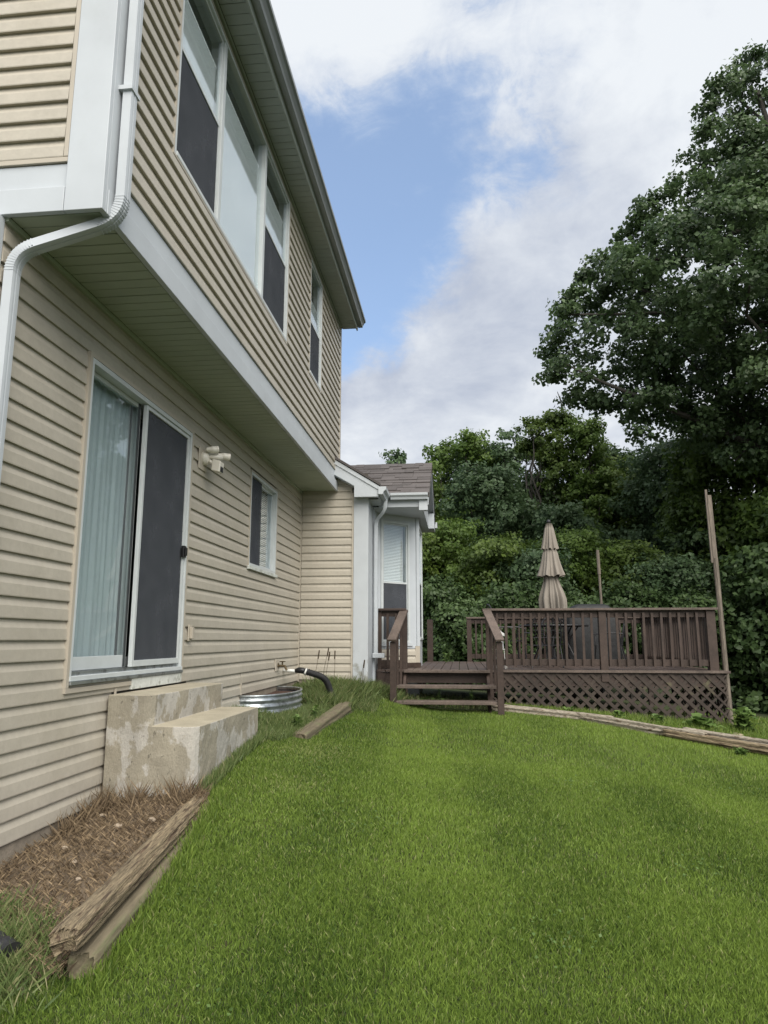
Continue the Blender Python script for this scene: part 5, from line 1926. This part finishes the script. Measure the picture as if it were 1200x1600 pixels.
weed(-1.62, 7.1, 40, 0.08, 'pale weed clump at the near end of the mossy timber', 12, h=0.12)
weed(-1.6, 7.9, 36, 0.08, 'weed clump halfway along the mossy timber', 13, h=0.14)
weed(-2.0, 6.9, 36, 0.08, 'dark leafy weed between the lower step and the window well', 14, h=0.10)
weed(-0.30, 14.9, 30, 0.12, 'leafy weed poking through the far end of the deck', 15, z=DZ, h=0.15)


def rock(x, y, r, seed, label, group):
    rs = np.random.default_rng(seed)
    n, k = 10, 7
    vs_, fs = [], []
    for i in range(k):
        ph = math.pi * i / (k - 1)
        for j in range(n):
            th = 2 * math.pi * j / n
            rr = r * (1 + 0.25 * rs.uniform(-1, 1))
            vs_.append((x + rr * math.sin(ph) * math.cos(th), y + rr * 0.8 * math.sin(ph) * math.sin(th), gz(x, y) + (0.052 if x < -1 else 0.03) + rr * 0.55 * math.cos(ph)))
    for i in range(k - 1):
        for j in range(n):
            fs.append((i * n + j, i * n + (j + 1) % n, (i + 1) * n + (j + 1) % n, (i + 1) * n + j))
    o = MB().add(vs_, fs).build('stone', M['rock'])
    tag(o, label, 'stone', group)


rock(-2.12, 3.18, 0.035, 1, 'largest pale stone in the mulch bed near its left end', 'stones in the mulch bed')
rock(-2.22, 3.40, 0.020, 2, 'small pale stone by the foundation in the mulch bed', 'stones in the mulch bed')
rock(-2.02, 3.12, 0.018, 3, 'small stone beside the largest pale stone', 'stones in the mulch bed')
rock(-2.0, 4.2, 0.022, 4, 'pale stone at the far end of the mulch bed near the steps', 'stones in the mulch bed')
rock(-1.82, 4.25, 0.024, 5, 'pale stone against the rotten timber near the steps', 'stones in the mulch bed')
rock(-1.98, 3.7, 0.016, 6, 'tiny stone in the middle of the mulch bed', 'stones in the mulch bed')
rock(-2.28, 3.05, 0.026, 21, 'pale stone nearest the left edge of the picture in the mulch bed', 'stones in the mulch bed')
rock(-2.15, 3.9, 0.017, 22, 'little stone in the mulch bed below the lowest siding course', 'stones in the mulch bed')
rock(-2.2, 4.4, 0.02, 23, 'pale stone in the corner where the siding meets the concrete steps', 'stones in the mulch bed')
rock(-1.85, 3.5, 0.014, 24, 'tiny stone beside the middle of the rotten timber', 'stones in the mulch bed')
rock(3.05, 10.0, 0.07, 7, 'grey stone among the weeds in front of the lattice', 'stones by the deck')
rock(3.5, 9.9, 0.08, 8, 'flat stone behind the grey timber near the bushy weed', 'stones by the deck')


# ------------------------------------------------------------------ trees
def leaf_cloud(P, Nn, size, tint, m, name, elong=1.5, tri=None):
    """folded diamond leaves at P facing roughly Nn; tri marks those built as a single triangle"""
    n = len(P)
    tri = np.zeros(n, bool) if tri is None else tri
    Nn = Nn / (np.linalg.norm(Nn, axis=1, keepdims=True) + 1e-9)
    r = rng.normal(0, 1, (n, 3))
    t = np.cross(Nn, r)
    t /= np.linalg.norm(t, axis=1, keepdims=True) + 1e-9
    b = np.cross(Nn, t)
    s = size[:, None]
    A, B_, C_, D_ = P - t * s * 0.5 * elong, P + b * s * 0.5 + Nn * s * 0.12, P + t * s * 0.5 * elong, P - b * s * 0.5 + Nn * s * 0.12
    k = ~tri
    V1 = np.stack([A[k], B_[k], C_[k], D_[k]], 1).reshape(-1, 3)
    f0 = np.arange(k.sum())[:, None] * 4
    F1 = np.concatenate([f0 + np.array([[0, 1, 2]]), f0 + np.array([[0, 2, 3]])])
    V2 = np.stack([A[tri] * 0.5 + D_[tri] * 0.5, B_[tri], C_[tri]], 1).reshape(-1, 3)
    F2 = np.arange(tri.sum())[:, None] * 3 + np.array([[0, 1, 2]]) + len(V1)
    tn = np.clip(tint, 0, 1)
    return fast_mesh(name, np.concatenate([V1, V2]), np.concatenate([F1, F2]), m, np.concatenate([np.repeat(tn[k], 4), np.repeat(tn[tri], 3)]))


INNER = 170


def crown_points(clumps_, leaves_per, sub=14, subr=0.3, droop=0.0):
    """clumps: list of (x,y,z,r). Leaves sit on small twigs scattered over each clump."""
    Ps, Ns, Ts = [], [], []
    for (x, y, z, r) in clumps_:
        ns = max(4, int(sub * r * r))
        d = rng.normal(0, 1, (ns, 3))
        d /= np.linalg.norm(d, axis=1, keepdims=True)
        d[:, 2] = np.where(d[:, 2] < -0.3, -d[:, 2] * 0.5, d[:, 2])
        rad = r * rng.uniform(0.55, 1.08, ns)
        sc = np.array([x, y, z]) + d * rad[:, None] * np.array([1, 1, 0.8])
        tb = rng.uniform(0.1, 0.6) + rng.normal(0, 0.10, ns)
        for k in range(ns):
            m = int(leaves_per * rng.uniform(0.6, 1.4))
            q = np.clip(rng.normal(0, 1, (m, 3)), -1.5, 1.5) * subr * np.array([0.5, 0.5, 0.36 + droop])
            Ps.append(sc[k] + q)
            nn = d[k] * 1.0 + np.array([0, -0.1, 0.35]) + rng.normal(0, 0.6, (m, 3))
            Ns.append(nn)
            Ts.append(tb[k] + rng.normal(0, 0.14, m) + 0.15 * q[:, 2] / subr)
        # coarse leaves filling the clump's inside, inner shade put into their darker tint
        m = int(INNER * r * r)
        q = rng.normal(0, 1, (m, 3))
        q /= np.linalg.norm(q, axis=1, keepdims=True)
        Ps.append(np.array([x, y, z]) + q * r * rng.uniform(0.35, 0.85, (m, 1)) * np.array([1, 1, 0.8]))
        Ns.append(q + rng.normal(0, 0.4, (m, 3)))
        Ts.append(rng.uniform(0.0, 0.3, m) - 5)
    return np.concatenate(Ps), np.concatenate(Ns), np.concatenate(Ts)


def limb(mb, p, q_, r0, r1, n=5, wob=0.15):
    p, q_ = Vector(p), Vector(q_)
    L = (q_ - p).length
    pts_ = [p]
    for i in range(1, n):
        t = i / n
        pts_.append(p.lerp(q_, t) + Vector((random.uniform(-1, 1), random.uniform(-1, 1), random.uniform(-0.3, 0.6))) * wob * L * 0.15)
    pts_.append(q_)
    mb.tube(pts_, 1.0, 7, radii=[r0 + (r1 - r0) * i / n for i in range(n + 1)])


def make_tree(name, base, clumps_, m, leaf, lp, label, cat='tree', group=None, sub=14, subr=0.3, tr=0.16, limbs=10, elong=1.5, droop=0.0, dead=None):
    root = empty(name, base, label, cat, group)
    P, Nn, T = crown_points(clumps_, lp, sub, subr, droop)
    P = P - np.array(base)
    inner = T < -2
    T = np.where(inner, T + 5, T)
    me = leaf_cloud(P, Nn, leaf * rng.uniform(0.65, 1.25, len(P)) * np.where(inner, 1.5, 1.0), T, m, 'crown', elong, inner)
    link('crown', me, (0, 0, 0), root)
    zs_ = [c[2] for c in clumps_]
    cx = float(np.mean([c[0] for c in clumps_]))
    cy = float(np.mean([c[1] for c in clumps_]))
    top = Vector((cx, cy, max(zs_) * 0.9 + base[2] * 0.1))
    mb = MB()
    fork = Vector(base).lerp(top, 0.3)
    limb(mb, base, fork, tr, tr * 0.75, 4, 0.3)
    limb(mb, fork, top, tr * 0.75, tr * 0.15, 6, 0.4)
    for c in random.sample(clumps_, min(limbs, len(clumps_))):
        t = random.uniform(0.0, 0.7)
        s_ = fork.lerp(top, t)
        limb(mb, s_, (c[0], c[1], c[2]), tr * 0.35 * (1 - t * 0.5), 0.02, 5, 0.5)
    mb.build('trunk', M['bark'], root, fixn=False)
    return root, len(P)


TOT = 0


def blob_tree(name, px, ptop, hw, Y, m, leaf, lp, label, pbot=980, n=26, cr=0.75, group=None, cat='tree', taper=0.5, depth=0.8, sub=14, subr=0.3, elong=1.5, droop=0.0, limbs=8, tr=0.12):
    """tree whose crown spans ptop..pbot, hw pixels half-width, at distance Y; clumps fill an egg-shaped crown"""
    global TOT
    c = at(px, 900, Y)
    n = int(n * 1.35)
    cr *= 1.08
    leaf *= 0.88
    zt = at(px, ptop, Y)[2]
    zb = at(px, pbot, Y)[2]
    hwm = hw * Y / 1128
    cl = []
    for i in range(n):
        for _ in range(60):
            t = random.uniform(0, 1)
            ang = random.uniform(0, 2 * math.pi)
            rad = math.sqrt(random.uniform(0.15, 1))
            prof_ = max(0.12, math.sin(math.pi * min(1, (t * 0.82 + 0.18)))) ** taper
            R_ = hwm * prof_
            x = c[0] + R_ * rad * math.cos(ang)
            y = Y + R_ * rad * math.sin(ang) * depth
            if all((x - a[0]) ** 2 + (y - a[1]) ** 2 + ((zb + (zt - zb) * t) - a[2]) ** 2 > (cr * 0.55) ** 2 for a in cl):
                break
        r = cr * random.uniform(0.65, 1.15)
        z = zb + (zt - zb) * t
        z = min(z, zt - r * 0.75)
        x = min(max(x, c[0] - hwm + r * 0.6), c[0] + hwm - r * 0.6)
        cl.append((x, y, z, r))
    cl.append((c[0] + random.uniform(-.2, .2) * hwm, Y, zt - cr * 0.7, cr * 0.8))
    base = (c[0], Y, gz(c[0], Y) - 0.1)
    r_, k = make_tree(name, base, cl, m, leaf, lp, label, cat, group, sub, subr, tr, limbs, elong, droop)
    TOT += k
    return r_


G = 'trees behind the deck'
# the big cottonwood at the right: outline of its left side in the photo, mirrored about the trunk
YB_ = 18.0
left = [(92, 1168), (130, 1132), (180, 1108), (240, 1102), (300, 1045), (330, 1008), (380, 978), (430, 918), (470, 885), (520, 872), (560, 866), (600, 880), (625, 925), (660, 950)]
zsL = [at(px, py, YB_)[2] for py, px in left]
xsL = [at(px, py, YB_)[0] for py, px in left]
cxT = at(1290, 600, YB_)[0]
order = np.argsort(zsL)
zA, xA = np.array(zsL)[order], np.array(xsL)[order]
ztop, zlow = zA.max() + 0.35, zA.min()
cl = []
tries = 0
while len(cl) < 250 and tries < 90000:
    tries += 1
    z = random.uniform(zlow, ztop)
    hwid = cxT - float(np.interp(z, zA, xA))
    if z > zA.max():
        hwid *= (ztop - z) / 0.35
    hwid = max(0.3, hwid)
    a = random.uniform(0, 2 * math.pi)
    rr = math.sqrt(random.uniform(0.05, 1))
    r = random.uniform(0.50, 1.0)
    ex_ = max(0.1, hwid - r * 1.05)
    x, y = cxT + ex_ * rr * math.cos(a), YB_ + ex_ * rr * math.sin(a) * 0.75
    if x > cxT + 4.5 or (y > YB_ + 1.5 and rr > 0.6):
        continue
    if all((x - q[0]) ** 2 + (y - q[1]) ** 2 + (z - q[2]) ** 2 > (0.55 * (r + q[3])) ** 2 for q in cl):
        cl.append((x, y, z, r))
# explicit lobes along the visible left outline
for (px, py, r) in ((1176, 118, 0.5), (1150, 150, 0.5), (1128, 190, 0.4), (1150, 235, 0.75), (1120, 262, 0.35), (1098, 268, 0.3), (1068, 300, 0.45), (1020, 312, 0.30), (1010, 345, 0.40), (1055, 350, 0.6), (985, 395, 0.42), (1000, 440, 0.6), (945, 440, 0.42),
                    (1050, 650, 0.7), (1100, 680, 0.8), (1160, 640, 0.8), (1200, 700, 0.9), (1040, 620, 0.6), (1120, 620, 0.8), (1180, 580, 0.8), (1000, 690, 0.5), (1150, 720, 0.7),
                    (925, 470, 0.45), (890, 490, 0.38), (880, 525, 0.25), (900, 545, 0.5), (882, 575, 0.40), (930, 590, 0.6), (905, 605, 0.3), (960, 620, 0.55), (1000, 560, 0.8), (985, 650, 0.5), (1010, 600, 0.6)):
    p = at(px, py, YB_ - 0.3)
    cl.append((p[0], p[1] + random.uniform(-0.4, 0.6), p[2], r))
for (py, px), (qy, qx) in zip(left[:-1], left[1:]):
    for t in (0.0, 0.33, 0.66):
        p = at(px + (qx - px) * t + random.uniform(-12, 14), py + (qy - py) * t + random.uniform(-12, 10), YB_ + random.uniform(-0.6, 0.6))
        cl.append((p[0], p[1], p[2], random.uniform(0.18, 0.34)))
INNER = 55
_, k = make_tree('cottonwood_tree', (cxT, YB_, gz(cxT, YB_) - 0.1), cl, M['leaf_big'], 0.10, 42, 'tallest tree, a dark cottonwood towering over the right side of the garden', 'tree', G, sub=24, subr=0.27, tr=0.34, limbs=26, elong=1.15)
TOT += k

INNER = 170
# trees behind the deck, far to near
blob_tree('background_tree', 617, 702, 26, 33, M['leaf_grey'], 0.12, 34, 'small distant tree top showing above the shingled bay roof', n=16, cr=0.6, group=G)
blob_tree('background_tree', 690, 690, 55, 29, M['leaf_bright'], 0.12, 34, 'light green tree just right of the shingled roof', n=30, group=G, taper=0.7)
blob_tree('background_tree', 655, 740, 45, 27, M['leaf_olive'], 0.11, 34, 'olive tree half hidden by the edge of the bay roof', n=24, group=G)
blob_tree('background_tree', 745, 670, 40, 28, M['leaf_bright'], 0.12, 30, 'feathery light tree with upright twigs against the sky, left of centre', n=26, cr=0.6, group=G, taper=0.9)
blob_tree('background_tree', 795, 662, 45, 28, M['leaf_grey'], 0.12, 30, 'feathery grey-green tree with upright twigs left of the vine-covered snags', n=28, cr=0.6, group=G, taper=0.9)
blob_tree('vine_covered_snag', 842, 652, 21, 25, M['leaf_olive'], 0.09, 46, 'round ball of vines on a snag, small and separate against the sky', pbot=720, n=9, cr=0.42, group=G, sub=30, subr=0.2)
blob_tree('vine_covered_snag', 886, 642, 34, 25, M['leaf_olive'], 0.09, 46, 'broad vine-smothered snag below the bare stick', pbot=860, n=26, cr=0.55, group=G, sub=26, subr=0.22)
blob_tree('vine_covered_snag', 930, 655, 30, 24.5, M['leaf_bright'], 0.09, 40, 'vine-hung snag touching the cottonwood branches', pbot=860, n=24, cr=0.55, group=G, sub=24, subr=0.22)
blob_tree('background_tree', 850, 740, 60, 26, M['leaf_dark'], 0.12, 36, 'dark tree below the vine-covered snags', n=34, group=G)
blob_tree('background_tree', 770, 728, 75, 24, M['leaf_grey'], 0.11, 40, 'broad silver-green tree in the middle of the tree line', n=44, cr=0.7, group=G)
blob_tree('background_tree', 875, 790, 75, 23, M['leaf_grey'], 0.11, 36, 'grey-green tree directly behind the umbrella', n=40, cr=0.7, group=G)
blob_tree('background_tree', 985, 715, 60, 25, M['leaf_olive'], 0.12, 36, 'olive tree under the lowest cottonwood branches', n=40, group=G)
blob_tree('background_tree', 970, 700, 70, 27, M['leaf_dark'], 0.12, 36, 'dark tree standing furthest back under the cottonwood', n=36, group=G)
blob_tree('background_tree', 1060, 690, 85, 23, M['leaf_grey'], 0.11, 36, 'drooping grey-green tree left of the tall bare pole', n=50, cr=0.75, group=G, droop=0.15)
blob_tree('background_tree', 1150, 640, 90, 20.5, M['leaf_olive'], 0.11, 38, 'yellowish tree with hanging leaves behind the tall bare pole', n=56, cr=0.75, group=G, droop=0.2, elong=1.9)
blob_tree('background_tree', 1240, 660, 90, 19.0, M['leaf_bright'], 0.11, 36, 'light green tree at the right edge under the cottonwood', n=46, cr=0.75, group=G, droop=0.15, elong=1.8)
blob_tree('background_tree', 1110, 820, 70, 20.5, M['leaf_dark'], 0.10, 40, 'dark leafy tree behind the right end of the railing', n=44, cr=0.65, group=G, pbot=1090)
blob_tree('background_tree', 1200, 850, 80, 17.5, M['leaf_dark'], 0.11, 36, 'dark ivy-like tree beyond the right corner of the deck', n=50, cr=0.65, group=G, pbot=1120)
blob_tree('background_tree', 1310, 760, 100, 17, M['leaf_dark'], 0.11, 30, 'dark tree just outside the right edge of the view', n=40, cr=0.8, group=G, pbot=1120)

for (px, pt, hw, Y, m, lab) in ((1420, 600, 120, 16.5, 'leaf_olive', 'olive tree out of view to the right of the cottonwood'), (1600, 560, 140, 15, 'leaf_dark', 'dark tree out of view further right of the lawn'),
                                (1850, 520, 170, 13, 'leaf_olive', 'olive tree out of view at the right of the lawn'), (1500, 800, 110, 14.5, 'leaf_dark', 'low dark tree out of view right of the deck')):
    INNER = 120
    blob_tree('background_tree', px, pt, hw, Y, M[m], 0.15, 16, lab, n=34, cr=0.95, group=G, pbot=1080)
INNER = 170
G2 = 'shrubs behind the deck'
for (px, pt, hw, Y, m, lab) in (
        (650, 828, 42, 21.0, 'leaf_olive', 'yellow-green shrub against the side of the bay'),
        (708, 812, 50, 21.3, 'leaf_bright', 'tall yellow-green shrub right of the bay'),
        (770, 838, 58, 20.2, 'leaf_olive', 'spreading yellow-green shrub between the bay and the umbrella'),
        (832, 858, 45, 19.6, 'leaf_grey', 'grey-green shrub behind the left of the umbrella'),
        (905, 826, 62, 20.8, 'leaf_bright', 'fresh green shrub right of the umbrella'),
        (975, 848, 60, 20.0, 'leaf_olive', 'yellow-green shrub right of the thin pale pole'),
        (1040, 866, 60, 19.2, 'leaf_grey', 'grey-green shrub left of the tall bare pole')):
    blob_tree('garden_shrub', px, pt, hw, Y, M[m], 0.085, 38, lab, pbot=985, n=22, cr=0.72, cat='shrub', group=G2, sub=20, subr=0.27, limbs=4, tr=0.05, depth=1.0)
for (px, pt, hw, Y, lab) in ((680, 905, 40, 18.8, 'low dark bush seen between the bay and the deck opening'), (732, 940, 45, 18.0, 'low dark bush behind the opening at the back of the deck'),
                             (800, 912, 50, 18.6, 'low dark bush behind the back railing left of the umbrella'), (885, 935, 50, 18.0, 'low dark bush behind the back railing and the grill'),
                             (975, 915, 55, 18.5, 'low dark bush right of the covered grill'), (1065, 922, 55, 18.0, 'low dark bush behind the right side railing')):
    blob_tree('garden_shrub', px, pt, hw, Y, M['leaf_dark'], 0.085, 38, lab, pbot=1060, n=20, cr=0.62, cat='shrub', group=G2, sub=22, subr=0.27, limbs=3, tr=0.05)
blob_tree('background_tree', 735, 688, 80, 30, M['leaf_grey'], 0.12, 34, 'grey-green tree standing back between the two feathery ones', n=40, group=G)
blob_tree('background_tree', 835, 686, 75, 29, M['leaf_olive'], 0.12, 34, 'olive tree standing back under the round ball of vines', n=40, group=G)
cp = clover(500)
cp = cp[lawn_ok(cp[:, 0], cp[:, 1])]
cz = gz_grid(cp[:, 0], cp[:, 1]) + rng.uniform(0.02, 0.042, len(cp))
o = link('clover', leaf_cloud(np.column_stack([cp, cz]), np.array([0, 0, 1.0]) + rng.normal(0, 0.3, (len(cp), 3)), rng.uniform(0.012, 0.020, len(cp)), rng.uniform(0.1, 0.7, len(cp)), M['weedleaf'], 'clover', 1.1))
tag(o, 'scattered clover patches in the lawn', 'clover', kind='stuff')
# bare stick above the snags
p0, p1 = at(878, 650, 25), at(871, 612, 25)
MBs = MB()
MBs.tube([tuple(p0), tuple((p0 + p1) / 2 + np.array([0.06, 0, 0])), tuple(p1)], 0.022, 6, radii=[1.2, 1, 0.5])
MBs.tube([tuple((p0 + p1) / 2 + np.array([0.06, 0, 0])), tuple((p0 + p1) / 2 + np.array([0.28, 0, 0.35]))], 0.012, 5)
tag(MBs.build('bare_branch', M['bark']), 'bare grey stick rising above the vine-covered snags', 'branch')

# the wood behind all of them, one mass
cl = []
for i in range(165):
    x = random.uniform(-12, 22)
    z_ = random.uniform(-1.5, 4.6 + 1.2 * math.sin(x * 0.7))
    if x < -3.2:
        z_ = min(z_, 3.2)
    cl.append((x, random.uniform(31, 36), z_, random.uniform(0.9, 1.6)))
P, Nn, T = crown_points(cl, 26, 10, 0.5)
T = np.where(T < -2, T + 5, T)
TOT += len(P)
o = link('far_wood', leaf_cloud(P, Nn, 0.22 * rng.uniform(0.7, 1.3, len(P)), T, M['leaf_dark'], 'far_wood', 1.4, np.ones(len(P), bool)))
tag(o, 'dark mass of woodland behind the garden trees', 'wood', kind='stuff')
